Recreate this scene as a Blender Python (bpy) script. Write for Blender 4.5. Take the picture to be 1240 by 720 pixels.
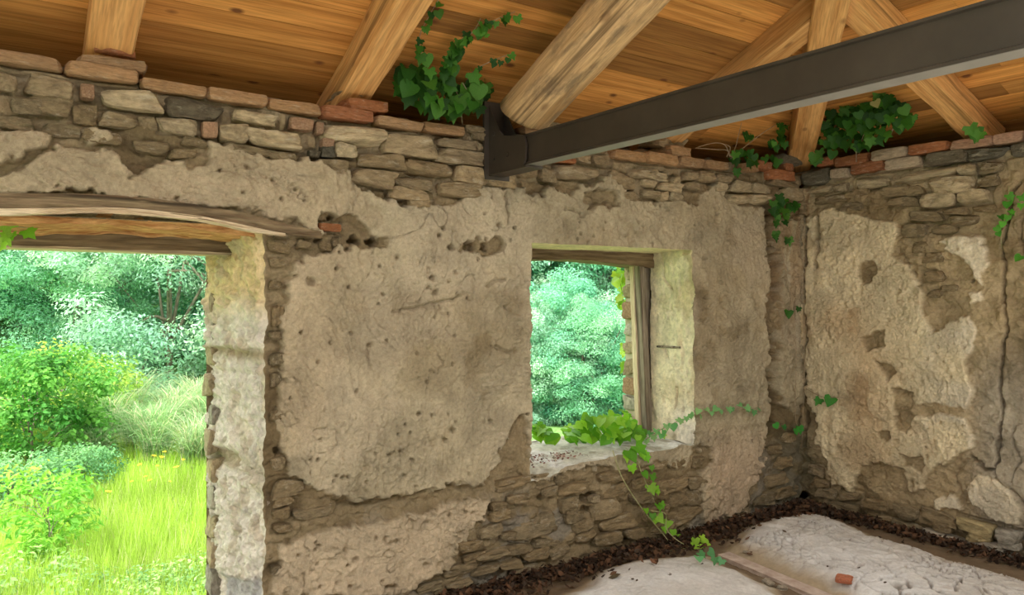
import bpy, math, random
import numpy as np
from mathutils import Vector, Matrix

random.seed(7); np.random.seed(7)
C = bpy.context.scene.collection
for o in list(bpy.data.objects): bpy.data.objects.remove(o)

# ------------------------------------------------------------------ camera
D, CH = 3.2, 1.47            # distance to the back wall, camera height
F, PX, PY = 915.0, 620.0, 350.0
A = math.radians(34.5)
VX, VY = math.sin(A), math.cos(A)      # view direction
RX, RY = math.cos(A), -math.sin(A)     # right vector
cam = bpy.data.cameras.new('camera'); cam_o = bpy.data.objects.new('camera', cam); C.objects.link(cam_o)
cam.sensor_width = 36; cam.lens = F / 1240 * 36; cam.shift_y = -10 / 1240
cam.clip_start = 0.05; cam.clip_end = 500
cam_o.location = (0, -D, CH); cam_o.rotation_euler = (math.pi / 2, 0, -A)
bpy.context.scene.camera = cam_o

# ------------------------------------------------------------------ light
w = bpy.data.worlds.new('sky'); bpy.context.scene.world = w; w.use_nodes = True
bg = w.node_tree.nodes['Background']
bg.inputs[0].default_value = (1.0, 0.985, 0.96, 1); bg.inputs[1].default_value = 1.35
sun = bpy.data.lights.new('sun', 'SUN'); sun_o = bpy.data.objects.new('sun', sun); C.objects.link(sun_o)
sun.energy = 5.0; sun.angle = math.radians(8); sun.color = (1.0, 0.95, 0.84)
sd = Vector((-0.60, -0.18, 1.0)).normalized()      # towards the sun
sun_o.rotation_euler = sd.to_track_quat('Z', 'Y').to_euler()
sun_o.location = (6, -12, 14)
vs = bpy.context.scene.view_settings
vs.view_transform = 'Standard'; vs.look = 'None'; vs.gamma = 1.0; vs.use_curve_mapping = False
vs.exposure = 1.45

# ------------------------------------------------------------------ pixel helpers
def pdir(x, y=PY):
    t = (x - PX) / F
    return np.array((VX + t * RX, VY + t * RY, (PY - y) / F))
CAM = np.array((0, -D, CH))
def on_y(x, y, Y=0.0):                 # ray meets the plane y = Y
    d = pdir(x, y); return CAM + d * ((Y + D) / d[1])
XR = 1.45 * D                          # inner face of the right wall
def on_x(x, y, X=XR):
    d = pdir(x, y); return CAM + d * (X / d[0])
def on_z(x, y, Z=0.0):
    d = pdir(x, y); return CAM + d * ((Z - CH) / d[2])
def at(x, depth, Z=0.0):               # direction of a column of the photo at a given depth
    d = pdir(x); return np.array((d[0] * depth, -D + d[1] * depth, Z))
TM, TH = 0.445, 0.366                  # roof slopes: main side, hipped end
ZR = 2.57                              # underside of boards above the inner wall faces
def on_roof(x, y, drop):
    d = pdir(x, y); s = (ZR - drop + TM * D - CH) / (d[2] + TM * d[1]); return CAM + d * s
def proj(X, Y, Z):
    rx, ry, rz = X, Y + D, Z - CH
    f = rx * VX + ry * VY; f = np.maximum(f, 0.05)
    return PX + F * (rx * RX + ry * RY) / f, PY - F * rz / f

# ------------------------------------------------------------------ noise
def _h(xi, yi, s):
    n = (xi.astype(np.int64) * 374761393 + yi.astype(np.int64) * 668265263 + s * 974711) & 0xffffffff
    n = ((n ^ (n >> 13)) * 1274126177) & 0xffffffff
    n = ((n ^ (n >> 16)) * 2246822519) & 0xffffffff
    return ((n ^ (n >> 15)) & 0xffffff) / float(0xffffff)
def vn(x, y, s=0):
    xi, yi = np.floor(x), np.floor(y); fx, fy = x - xi, y - yi
    fx = fx * fx * fx * (fx * (fx * 6 - 15) + 10); fy = fy * fy * fy * (fy * (fy * 6 - 15) + 10)
    a = _h(xi, yi, s); b = _h(xi + 1, yi, s); c = _h(xi, yi + 1, s); d = _h(xi + 1, yi + 1, s)
    return (a + (b - a) * fx) * (1 - fy) + (c + (d - c) * fx) * fy
def fbm(x, y, o=4, s=0):               # about -1..1
    x = np.asarray(x, float); y = np.asarray(y, float)
    r = 0; a = 1; t = 0
    for i in range(o):
        r = r + a * (vn(x, y, s + i * 17) * 2 - 1); t += a; a *= 0.5
        x = x * 2.03 + 3.1; y = y * 2.03 + 1.7
    return r / t * 1.6
def worley(x, y, s=0):
    xi, yi = np.floor(x), np.floor(y)
    f1 = np.full(x.shape, 9.); f2 = np.full(x.shape, 9.); idv = np.zeros(x.shape)
    for i in (-1, 0, 1):
        for j in (-1, 0, 1):
            cx, cy = xi + i, yi + j
            d = np.hypot(cx + _h(cx, cy, s) - x, cy + _h(cx, cy, s + 5) - y)
            new = d < f1
            f2 = np.where(new, f1, np.minimum(f2, d)); idv = np.where(new, _h(cx, cy, s + 9), idv); f1 = np.where(new, d, f1)
    return f1, f2, idv
def sstep(a, b, x):
    t = np.clip((x - a) / (b - a), 0, 1); return t * t * (3 - 2 * t)
def sdf(poly, X, Y):                   # negative inside
    p = np.array(poly, float); n = len(p)
    d = np.full(X.shape, 1e18); inside = np.zeros(X.shape, bool)
    for i in range(n):
        ax, ay = p[i]; bx, by = p[(i + 1) % n]
        ex, ey = bx - ax, by - ay; wx, wy = X - ax, Y - ay
        t = np.clip((wx * ex + wy * ey) / (ex * ex + ey * ey + 1e-12), 0, 1)
        d = np.minimum(d, (wx - ex * t) ** 2 + (wy - ey * t) ** 2)
        c = ((ay <= Y) != (by <= Y))
        xx = ax + (Y - ay) * ex / (ey if abs(ey) > 1e-9 else 1e-9)
        inside ^= c & (X < xx)
    d = np.sqrt(d); return np.where(inside, -d, d)
def pline(pl, X, Y):
    d = np.full(X.shape, 1e18)
    for (ax, ay), (bx, by) in zip(pl[:-1], pl[1:]):
        ex, ey = bx - ax, by - ay; wx, wy = X - ax, Y - ay
        t = np.clip((wx * ex + wy * ey) / (ex * ex + ey * ey + 1e-12), 0, 1)
        d = np.minimum(d, (wx - ex * t) ** 2 + (wy - ey * t) ** 2)
    return np.sqrt(d)

# ------------------------------------------------------------------ objects
def tag(o, label=None, cat=None, group=None, kind=None):
    if label: o['label'] = label
    if cat: o['category'] = cat
    if group: o['group'] = group
    if kind: o['kind'] = kind
    return o
def link(name, me, mat=None, parent=None, mw=None):
    o = bpy.data.objects.new(name, me); C.objects.link(o)
    if mat and not me.materials: me.materials.append(mat)
    if mw is not None: o.matrix_world = mw
    if parent: o.parent = parent; o.matrix_parent_inverse = parent.matrix_basis.inverted()
    return o
def empty(name, loc):
    o = bpy.data.objects.new(name, None); C.objects.link(o); o.location = loc; o.empty_display_size = 0.1
    return o
def mesh(name, v, f, smooth=True, col=None):
    me = bpy.data.meshes.new(name)
    me.from_pydata([tuple(p) for p in v] if not isinstance(v, np.ndarray) else v.tolist(), [], f if isinstance(f, list) else f.tolist())
    if smooth: me.polygons.foreach_set('use_smooth', [True] * len(me.polygons))
    if col is not None:
        a = me.color_attributes.new('Col', 'FLOAT_COLOR', 'POINT')
        c = np.ones((len(me.vertices), 4), np.float32); c[:, :3] = col
        a.data.foreach_set('color', c.ravel())
    me.update(); return me
class MB:
    def __init__(s): s.v = []; s.f = []; s.c = []
    def add(s, v, f, c=None):
        n = len(s.v); s.v += [tuple(p) for p in v]; s.f += [tuple(i + n for i in q) for q in f]
        if c is not None: s.c += [tuple(c)] * len(v)
    def box(s, x0, x1, y0, y1, z0, z1):
        s.add([(x0,y0,z0),(x1,y0,z0),(x1,y1,z0),(x0,y1,z0),(x0,y0,z1),(x1,y0,z1),(x1,y1,z1),(x0,y1,z1)],
              [(0,3,2,1),(4,5,6,7),(0,1,5,4),(1,2,6,5),(2,3,7,6),(3,0,4,7)])
    def prism(s, poly, axis, a, b):    # polygon of pairs extruded along an axis
        n = len(poly)
        def P(p, t):
            return {'x': (t, p[0], p[1]), 'y': (p[0], t, p[1]), 'z': (p[0], p[1], t)}[axis]
        s.add([P(p, a) for p in poly] + [P(p, b) for p in poly],
              [tuple(range(n))[::-1], tuple(range(n, 2 * n))] + [(i, (i + 1) % n, n + (i + 1) % n, n + i) for i in range(n)])
    def tube(s, pts, r0, r1=None, n=5):
        r1 = r0 if r1 is None else r1; pts = [Vector(p) for p in pts]; m = len(pts); vs = []; fs = []
        up = Vector((0.13, 0.2, 1)).normalized()
        for i, p in enumerate(pts):
            t = (pts[min(i + 1, m - 1)] - pts[max(i - 1, 0)]).normalized()
            a = t.cross(up)
            if a.length < 1e-3: a = t.cross(Vector((1, 0, 0)))
            a.normalize(); b = t.cross(a); r = r0 + (r1 - r0) * i / max(m - 1, 1)
            for k in range(n):
                q = 2 * math.pi * k / n; vs.append(p + (a * math.cos(q) + b * math.sin(q)) * r)
        for i in range(m - 1):
            for k in range(n):
                fs.append((i*n+k, i*n+(k+1)%n, (i+1)*n+(k+1)%n, (i+1)*n+k))
        fs.append(tuple(range(n))[::-1]); fs.append(tuple((m-1)*n+k for k in range(n)))
        s.add(vs, fs)
    def build(s, name, mat, parent=None, smooth=False):
        return link(name, mesh(name, s.v, s.f, smooth, np.array(s.c) if s.c else None), mat, parent)
def bez(pts, n=8):                     # Catmull-Rom through points
    P = [Vector(p) for p in pts]; P = [P[0] * 2 - P[1]] + P + [P[-1] * 2 - P[-2]]; out = []
    for i in range(1, len(P) - 2):
        for k in range(n):
            t = k / n; a, b, c, d = P[i-1], P[i], P[i+1], P[i+2]
            out.append(0.5 * ((2*b) + (c - a) * t + (2*a - 5*b + 4*c - d) * t*t + (3*b - a - 3*c + d) * t**3))
    out.append(P[-2]); return out

# ------------------------------------------------------------------ materials
def nmat(name):
    m = bpy.data.materials.new(name); m.use_nodes = True; nt = m.node_tree
    return m, nt, nt.nodes['Principled BSDF'], nt.nodes.new, nt.links.new
def noise_node(nt, scale, detail=5, rough=0.6, vec=None):
    n = nt.nodes.new('ShaderNodeTexNoise'); n.inputs['Scale'].default_value = scale
    n.inputs['Detail'].default_value = detail; n.inputs['Roughness'].default_value = rough
    if vec is not None: nt.links.new(vec, n.inputs['Vector'])
    return n
def ramp(nt, src, stops):
    r = nt.nodes.new('ShaderNodeValToRGB'); e = r.color_ramp.elements
    while len(e) < len(stops): e.new(0.5)
    for i, (p, c) in enumerate(stops):
        e[i].position = p; e[i].color = (c, c, c, 1) if isinstance(c, (int, float)) else (*c, 1)
    nt.links.new(src, r.inputs[0]); return r
def mix(nt, a, b, fac, mode='MIX'):
    m = nt.nodes.new('ShaderNodeMix'); m.data_type = 'RGBA'; m.blend_type = mode
    for s, i in ((fac, 0), (a, 6), (b, 7)):
        if isinstance(s, (int, float)): m.inputs[i].default_value = s
        elif isinstance(s, tuple): m.inputs[i].default_value = (*s, 1)
        else: nt.links.new(s, m.inputs[i])
    return m.outputs[2]
def bump(nt, bs, h, st, dist):
    b = nt.nodes.new('ShaderNodeBump'); b.inputs['Strength'].default_value = st; b.inputs['Distance'].default_value = dist
    nt.links.new(h, b.inputs['Height']); nt.links.new(b.outputs[0], bs.inputs['Normal'])
def coords(nt, scale=(1, 1, 1), out='Object', rnd=0):
    t = nt.nodes.new('ShaderNodeTexCoord'); m = nt.nodes.new('ShaderNodeMapping'); m.inputs['Scale'].default_value = scale
    src = t.outputs[out]
    if rnd:
        oi = nt.nodes.new('ShaderNodeObjectInfo'); vm = nt.nodes.new('ShaderNodeVectorMath'); vm.operation = 'MULTIPLY_ADD'
        vm.inputs[0].default_value = (rnd, rnd * 1.7, rnd * 0.6)
        nt.links.new(oi.outputs['Random'], vm.inputs[1]); nt.links.new(src, vm.inputs[2]); src = vm.outputs[0]
    nt.links.new(src, m.inputs[0]); return m.outputs[0]

def vert_mat(name, grain=60, amt=0.28, bst=0.5, rough=0.95, streak=(1, 1, 1), bd=0.012):
    m, nt, bs, N, L = nmat(name)
    at_ = N('ShaderNodeVertexColor'); at_.layer_name = 'Col'
    v = coords(nt, streak)
    n1 = noise_node(nt, grain, 6, 0.65, v); n2 = noise_node(nt, 7, 5, 0.6, coords(nt)); n3 = noise_node(nt, grain * 3.1, 4, 0.7, coords(nt))
    r1 = ramp(nt, n1.outputs[0], [(0.3, 1 - amt), (0.7, 1 + amt * 0.5)])
    r2 = ramp(nt, n2.outputs[0], [(0.3, 1 - amt * 0.8), (0.7, 1 + amt * 0.35)])
    c = mix(nt, mix(nt, at_.outputs[0], r1.outputs[0], 1.0, 'MULTIPLY'), r2.outputs[0], 1.0, 'MULTIPLY')
    L(c, bs.inputs['Base Color']); bs.inputs['Roughness'].default_value = rough; bs.inputs['Specular IOR Level'].default_value = 0.15
    ad = N('ShaderNodeMath'); ad.operation = 'MULTIPLY_ADD'; ad.inputs[1].default_value = 0.45
    L(n3.outputs[0], ad.inputs[0]); L(n1.outputs[0], ad.inputs[2])
    bump(nt, bs, ad.outputs[0], bst, bd); return m
M_wall = vert_mat('earth_plaster', 66, 0.24, 0.9, bd=0.014)
M_floor = vert_mat('lime_crust', 55, 0.16, 0.45)
M_reveal = vert_mat('rough_lime_render', 34, 0.28, 0.9, bd=0.02)

def obj_mat(name, grain=14, amt=0.4, rough=0.92, bst=0.6, pale=0.0, rnd=11.0):
    m, nt, bs, N, L = nmat(name)
    oi = N('ShaderNodeObjectInfo'); v = coords(nt, rnd=rnd)
    n1 = noise_node(nt, grain, 6, 0.65, v); n2 = noise_node(nt, grain * 5, 4, 0.6, v)
    c = mix(nt, oi.outputs['Color'], ramp(nt, n1.outputs[0], [(0.28, 1 - amt), (0.72, 1 + amt * 0.6)]).outputs[0], 1.0, 'MULTIPLY')
    if pale:
        n4 = noise_node(nt, grain * 0.7, 5, 0.7, coords(nt, rnd=rnd * 2.3))
        c = mix(nt, c, (0.62, 0.55, 0.42), ramp(nt, n4.outputs[0], [(0.56, 0.0), (0.68, pale)]).outputs[0])
    L(c, bs.inputs['Base Color']); bs.inputs['Roughness'].default_value = rough; bs.inputs['Specular IOR Level'].default_value = 0.15
    ad = N('ShaderNodeMath'); ad.operation = 'MULTIPLY_ADD'; ad.inputs[1].default_value = 0.5
    L(n2.outputs[0], ad.inputs[0]); L(n1.outputs[0], ad.inputs[2]); bump(nt, bs, ad.outputs[0], bst, 0.02); return m
M_stone = obj_mat('rubble_stone', 2.2, 0.5, pale=0.45, bst=1.0)
M_brick = obj_mat('old_brick', 3.5, 0.42, pale=0.35, bst=0.8)

def wood_mat(name, light, dark, knot=(0.12, 0.04, 0.015), gs=(0.9, 14, 14), knots=1.0, rough=0.7, bst=0.25, grey=None, crack=0.0, vary=0.3):
    m, nt, bs, N, L = nmat(name)
    v = coords(nt, gs, rnd=9.0)
    n1 = noise_node(nt, 2.2, 4, 0.5, v); n2 = noise_node(nt, 9, 3, 0.5, v)
    c = ramp(nt, n1.outputs[0], [(0.3, dark), (0.62, light)]).outputs[0]
    c = mix(nt, c, ramp(nt, n2.outputs[0], [(0.35, 0.72), (0.6, 1.08)]).outputs[0], 0.8, 'MULTIPLY')
    if vary:
        oi = N('ShaderNodeObjectInfo')
        c = mix(nt, c, ramp(nt, oi.outputs['Random'], [(0, 1 - vary), (1, 1 + vary * 0.5)]).outputs[0], 1.0, 'MULTIPLY')
    if knots:
        kv = N('ShaderNodeTexVoronoi'); kv.inputs['Scale'].default_value = 1.0
        L(coords(nt, (6.0, 11, 11), rnd=13.0), kv.inputs['Vector'])
        kf = ramp(nt, kv.outputs['Distance'], [(0.10, 0.9 * knots), (0.22, 0.0)]).outputs[0]
        sp = N('ShaderNodeSeparateColor'); L(kv.outputs['Color'], sp.inputs[0])
        kf = mix(nt, kf, ramp(nt, sp.outputs[0], [(0.60, 0.0), (0.62, 1.0)]).outputs[0], 1.0, 'MULTIPLY')
        c = mix(nt, c, knot, kf)
    if grey:
        ng = noise_node(nt, 1.4, 6, 0.7, coords(nt, (1.6, 5, 5), rnd=5.0))
        c = mix(nt, c, grey, ramp(nt, ng.outputs[0], [(0.48, 0.0), (0.6, 0.8)]).outputs[0])
    if crack:
        nc = noise_node(nt, 1.0, 3, 0.5, coords(nt, (0.5, 26, 26), rnd=3.0))
        c = mix(nt, c, tuple(x * 0.2 for x in dark), ramp(nt, nc.outputs[0], [(0.33, crack), (0.40, 0.0)]).outputs[0])
    L(c, bs.inputs['Base Color']); bs.inputs['Roughness'].default_value = rough; bs.inputs['Specular IOR Level'].default_value = 0.25
    bump(nt, bs, n1.outputs[0], bst, 0.01); return m
M_board = wood_mat('pine_boards', (0.62, 0.295, 0.078), (0.40, 0.165, 0.036), gs=(0.5, 15, 15), vary=0.5)
M_rafter = wood_mat('pine_rafter', (0.66, 0.37, 0.14), (0.46, 0.215, 0.065), crack=0.6, knots=0.6, vary=0.15)
M_log = wood_mat('peeled_log', (0.64, 0.42, 0.215), (0.40, 0.235, 0.105), grey=(0.20, 0.14, 0.085), crack=0.7, knots=0.5, bst=0.5, vary=0)
M_oldwood = wood_mat('weathered_oak', (0.25, 0.185, 0.11), (0.11, 0.075, 0.042), gs=(1.5, 22, 22), knots=0.2, crack=0.8, bst=0.9, rough=0.9, vary=0)
M_rot = wood_mat('rotten_oak', (0.58, 0.33, 0.14), (0.32, 0.12, 0.04), gs=(3.5, 20, 20), knots=0, crack=0.5, bst=1.0, rough=0.95, vary=0)
M_palewood = wood_mat('split_pale_wood', (0.66, 0.54, 0.38), (0.47, 0.35, 0.22), gs=(1.5, 22, 22), knots=0, crack=0.4, bst=0.6, rough=0.9, vary=0)
M_frame = wood_mat('grey_window_wood', (0.30, 0.25, 0.19), (0.13, 0.10, 0.07), gs=(1.5, 24, 24), knots=0, crack=0.8, bst=0.8, rough=0.9, vary=0)

m, nt, bs, N, L = nmat('painted_steel'); M_steel = m
n = noise_node(nt, 5, 6, 0.65, coords(nt))
L(mix(nt, (0.026, 0.019, 0.013), (0.045, 0.034, 0.024), ramp(nt, n.outputs[0], [(0.35, 0.), (0.7, 1.)]).outputs[0]), bs.inputs['Base Color'])
bs.inputs['Roughness'].default_value = 0.5
m, nt, bs, N, L = nmat('pale_steel'); M_palesteel = m
n = noise_node(nt, 9, 6, 0.65, coords(nt))
L(mix(nt, (0.13, 0.115, 0.10), (0.24, 0.22, 0.19), n.outputs[0]), bs.inputs['Base Color']); bs.inputs['Roughness'].default_value = 0.7

def leaf_mat(name, attr=True, trans=0.45, rough=0.5, tint=(1.15, 1.1, 0.6), spec=0.3):
    m, nt, bs, N, L = nmat(name)
    if attr: s = N('ShaderNodeVertexColor'); s.layer_name = 'Col'; src = s.outputs[0]
    else: s = N('ShaderNodeObjectInfo'); src = s.outputs['Color']
    nn = noise_node(nt, 30 if not attr else 3, 3, 0.5, coords(nt))
    c = mix(nt, src, ramp(nt, nn.outputs[0], [(0.3, 0.8), (0.7, 1.15)]).outputs[0], 1.0, 'MULTIPLY')
    L(c, bs.inputs['Base Color']); bs.inputs['Roughness'].default_value = rough; bs.inputs['Specular IOR Level'].default_value = spec
    t = N('ShaderNodeBsdfTranslucent'); L(mix(nt, c, tint, 1.0, 'MULTIPLY'), t.inputs[0])
    ms = N('ShaderNodeMixShader'); ms.inputs[0].default_value = trans
    L(bs.outputs[0], ms.inputs[1]); L(t.outputs[0], ms.inputs[2]); L(ms.outputs[0], nt.nodes['Material Output'].inputs[0]); return m
M_ivy = leaf_mat('ivy_leaf', attr=False, trans=0.35)
M_fol = leaf_mat('tree_foliage', trans=0.5, rough=0.6, tint=(1.1, 1.1, 0.85), spec=0.2)
M_dry = leaf_mat('dry_leaf_litter', trans=0.1, rough=0.85, tint=(1, 1, 1), spec=0.1)
M_dryo = leaf_mat('dry_leaf', attr=False, trans=0.1, rough=0.85, tint=(1, 1, 1), spec=0.1)

def flat_mat(name, a, b, sc=12, rough=0.9):
    m, nt, bs, N, L = nmat(name); n = noise_node(nt, sc, 5, 0.6, coords(nt))
    L(mix(nt, a, b, ramp(nt, n.outputs[0], [(0.35, 0.), (0.65, 1.)]).outputs[0]), bs.inputs['Base Color']); bs.inputs['Roughness'].default_value = rough
    bump(nt, bs, n.outputs[0], 0.4, 0.02); return m
M_twig = flat_mat('ivy_stem', (0.26, 0.18, 0.11), (0.42, 0.33, 0.22), 40)
M_gstem = flat_mat('green_stem', (0.25, 0.28, 0.10), (0.45, 0.42, 0.22), 40)
M_bark = flat_mat('tree_bark', (0.10, 0.085, 0.06), (0.20, 0.17, 0.12), 8)
M_ground = flat_mat('meadow_soil', (0.07, 0.17, 0.04), (0.16, 0.30, 0.07), 1.5)
M_outer = flat_mat('outer_masonry', (0.34, 0.28, 0.19), (0.50, 0.44, 0.33), 6)
M_roof = flat_mat('roof_light_seal', (0.30, 0.15, 0.08), (0.42, 0.22, 0.12), 6)
M_yellow = flat_mat('yellow_petal', (0.75, 0.50, 0.02), (0.85, 0.62, 0.04), 20)
M_pink = flat_mat('dusty_pink_timber', (0.34, 0.25, 0.20), (0.52, 0.42, 0.35), 14)

# ------------------------------------------------------------------ wall relief
WT = 0.55                                # wall thickness
def P2(l): return [tuple(p) for p in l]
# plaster areas in photo pixels, turned into places on the wall through proj()
PL_B = [
 [(-60,216),(40,206),(62,190),(95,174),(150,186),(165,208),(225,224),(238,203),(290,190),(335,194),(372,192),(420,206),(440,226),(482,246),(530,252),(562,240),(592,226),(622,222),(652,236),(700,224),(742,214),(792,242),(832,250),(848,236),(872,226),(896,246),(932,254),(936,330),(932,400),(936,470),(930,500),(926,545),(914,590),(905,618),(880,632),(856,630),(850,600),(862,560),(855,546),(842,538),(842,560),(640,575),(640,500),(622,510),(606,545),(600,562),(588,581),(545,590),(490,602),(440,606),(410,600),(372,592),(346,566),(338,500),(346,440),(336,372),(352,322),(366,308),(400,304),(425,292),(398,282),(384,286),(372,272),(330,261),(250,249),(130,235),(-60,233)],
 [(-40,168),(40,158),(72,168),(60,186),(10,196),(-40,198)],[(172,207),(205,196),(242,212),(228,236),(176,230)],[(252,176),(310,182),(336,200),(290,206),(256,200)],[(96,150),(130,154),(140,170),(110,172)],
 [(946,262),(985,256),(985,470),(968,496),(950,492),(944,460),(948,420),(943,380),(947,330),(944,290)],
 [(334,662),(372,646),(420,640),(480,629),(540,611),(593,601),(589,630),(556,660),(541,682),(520,697),(482,722),(400,726),(330,726),(336,690)],
]
HO_B = [[(392,262),(420,258),(466,284),(462,300),(440,296),(400,300)],[(640,170),(700,168),(704,188),(680,204),(655,200)],[(560,286),(612,286),(612,306),(585,308),(560,300)],
        [(705,232),(740,228),(748,242),(720,252)]]
PL_R = [
 [(984,262),(1002,250),(1050,264),(1086,272),(1076,306),(1100,320),(1116,356),(1118,376),(1132,402),(1170,384),(1181,402),(1169,440),(1176,470),(1164,500),(1176,540),(1152,556),(1132,562),(1116,590),(1100,598),(1092,570),(1062,560),(1036,566),(1030,598),(1006,586),(994,546),(986,510),(974,480),(968,470),(968,262)],
 [(1168,592),(1186,574),(1206,578),(1222,592),(1236,620),(1230,634),(1204,630),(1182,616)],
 [(1138,292),(1160,284),(1192,288),(1194,320),(1186,346),(1176,322),(1148,304)],
 [(1172,356),(1186,354),(1188,366),(1174,368)],
 [(1128,604),(1158,600),(1160,618),(1132,618)],
]
HO_R = [[(1035,320),(1058,312),(1066,330),(1048,344),(1038,334)],[(1044,408),(1070,398),(1072,418),(1050,426)],[(1082,470),(1104,474),(1110,488),(1128,486),(1168,494),(1166,504),(1130,500),(1108,502),(1098,524),(1084,516)],
        [(1090,550),(1100,556),(1112,548),(1120,562),(1116,574),(1102,566),(1092,566)],[(1058,436),(1076,438),(1086,452),(1078,462)],[(1060,528),(1078,524),(1080,534),(1066,536)],[(1098,584),(1106,582),(1104,594)]]
CR_B = [([(936,250),(934,300),(938,340),(932,385),(938,420),(931,455),(938,480),(935,520)],3.0,0.30),([(940,285),(944,300),(941,330),(945,345),(940,372),(944,400),(940,440),(943,470)],1.6,0.05),([(955,370),(962,430),(960,470)],1.6,0.012),
        ([(918,470),(918,520),(920,560),(919,575)],1.3,0.012),([(478,375),(500,372),(530,366),(556,360)],1.4,0.012),([(600,422),(628,428)],1.4,0.012),([(447,418),(449,444)],1.6,0.012),
        ([(614,230),(614,268)],1.2,0.012),([(690,255),(705,262),(720,246),(740,242)],1.6,0.014),([(590,345),(612,338)],1.2,0.01),([(395,605),(440,612),(500,600),(560,585)],2.0,0.012)]
CR_R = [([(1232,222),(1222,240),(1218,280),(1213,300),(1217,330),(1212,360),(1216,400),(1211,440),(1208,470),(1212,500),(1206,545),(1200,570),(1180,560),(1172,552)],1.0,0.06),
        ([(972,262),(974,300),(970,350),(974,400),(972,450),(973,500),(970,540)],1.5,0.10),([(990,262),(988,285),(991,300),(986,325)],1.5,0.07),
        ([(1200,570),(1215,590),(1230,600),(1240,612)],1.0,0.02),([(1172,556),(1150,575),(1165,600),(1160,615)],1.6,0.015),([(1238,262),(1232,285),(1240,310)],0.8,0.012),
        ([(1225,520),(1232,560),(1222,585)],0.9,0.012),([(1085,300),(1100,318),(1112,345)],1.6,0.012)]
PI_B = [(376,340,5,.02),(405,325,2,.02),(388,290,4,.03),(424,302,2,.02),(426,292,2.2,.02),(455,292,7,.09),(432,290,6,.06),(402,264,3,.04),(570,298,7,.05),(590,300,5,.035),(546,300,4,.03),(531,284,2,.02),(536,276,2,.02),(524,336,3,.015),(528,354,3,.012),
        (423,347,2,.02),(363,402,2,.02),(449,417,2,.01),(622,276,2,.03),(604,272,2,.02),(589,290,2.4,.02),(505,500,2.4,.012),(550,521,4,.014),(540,533,2.5,.01),(484,545,2.5,.012),(471,551,2,.012),(500,557,2.4,.012),
        (415,578,2.5,.012),(595,510,2,.01),(655,570,1.6,.02),(898,466,8,.008),(386,660,2.5,.012),(417,667,4,.01),(466,652,3.5,.01),(480,655,3,.01),(473,657,3,.01),(545,624,2.2,.012),(424,710,1.6,.02),(470,710,3.5,.025),(478,711,3,.025),(515,684,4,.008),(430,676,3,.008),
        (712,606,5,.05),(716,618,5,.045),(722,602,6,.05),(700,634,4,.03),(762,648,4,.05),(764,656,4,.05),(660,604,2.5,.03),(672,603,2,.02),(920,190,5,.03),(765,232,4,.03),(870,258,2,.01),(855,312,2,.012),(815,322,2.4,.012),(874,342,2,.01),(858,360,2,.01),(366,585,4,.03),(340,545,5,.03)]
PI_R = [(1049,330,3,.01),(1176,340,2,.03),(1090,352,2,.01),(1070,362,2,.008),(1157,240,4,.06),(1182,212,2.4,.05),(1122,245,3,.04),(1154,255,2,.03),(968,600,6,.05),(1200,662,5,.05),(1205,656,4,.05),(1085,535,3,.01),(1100,620,3,.02),(1122,628,5,.02),(1238,640,4,.04)]

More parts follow.
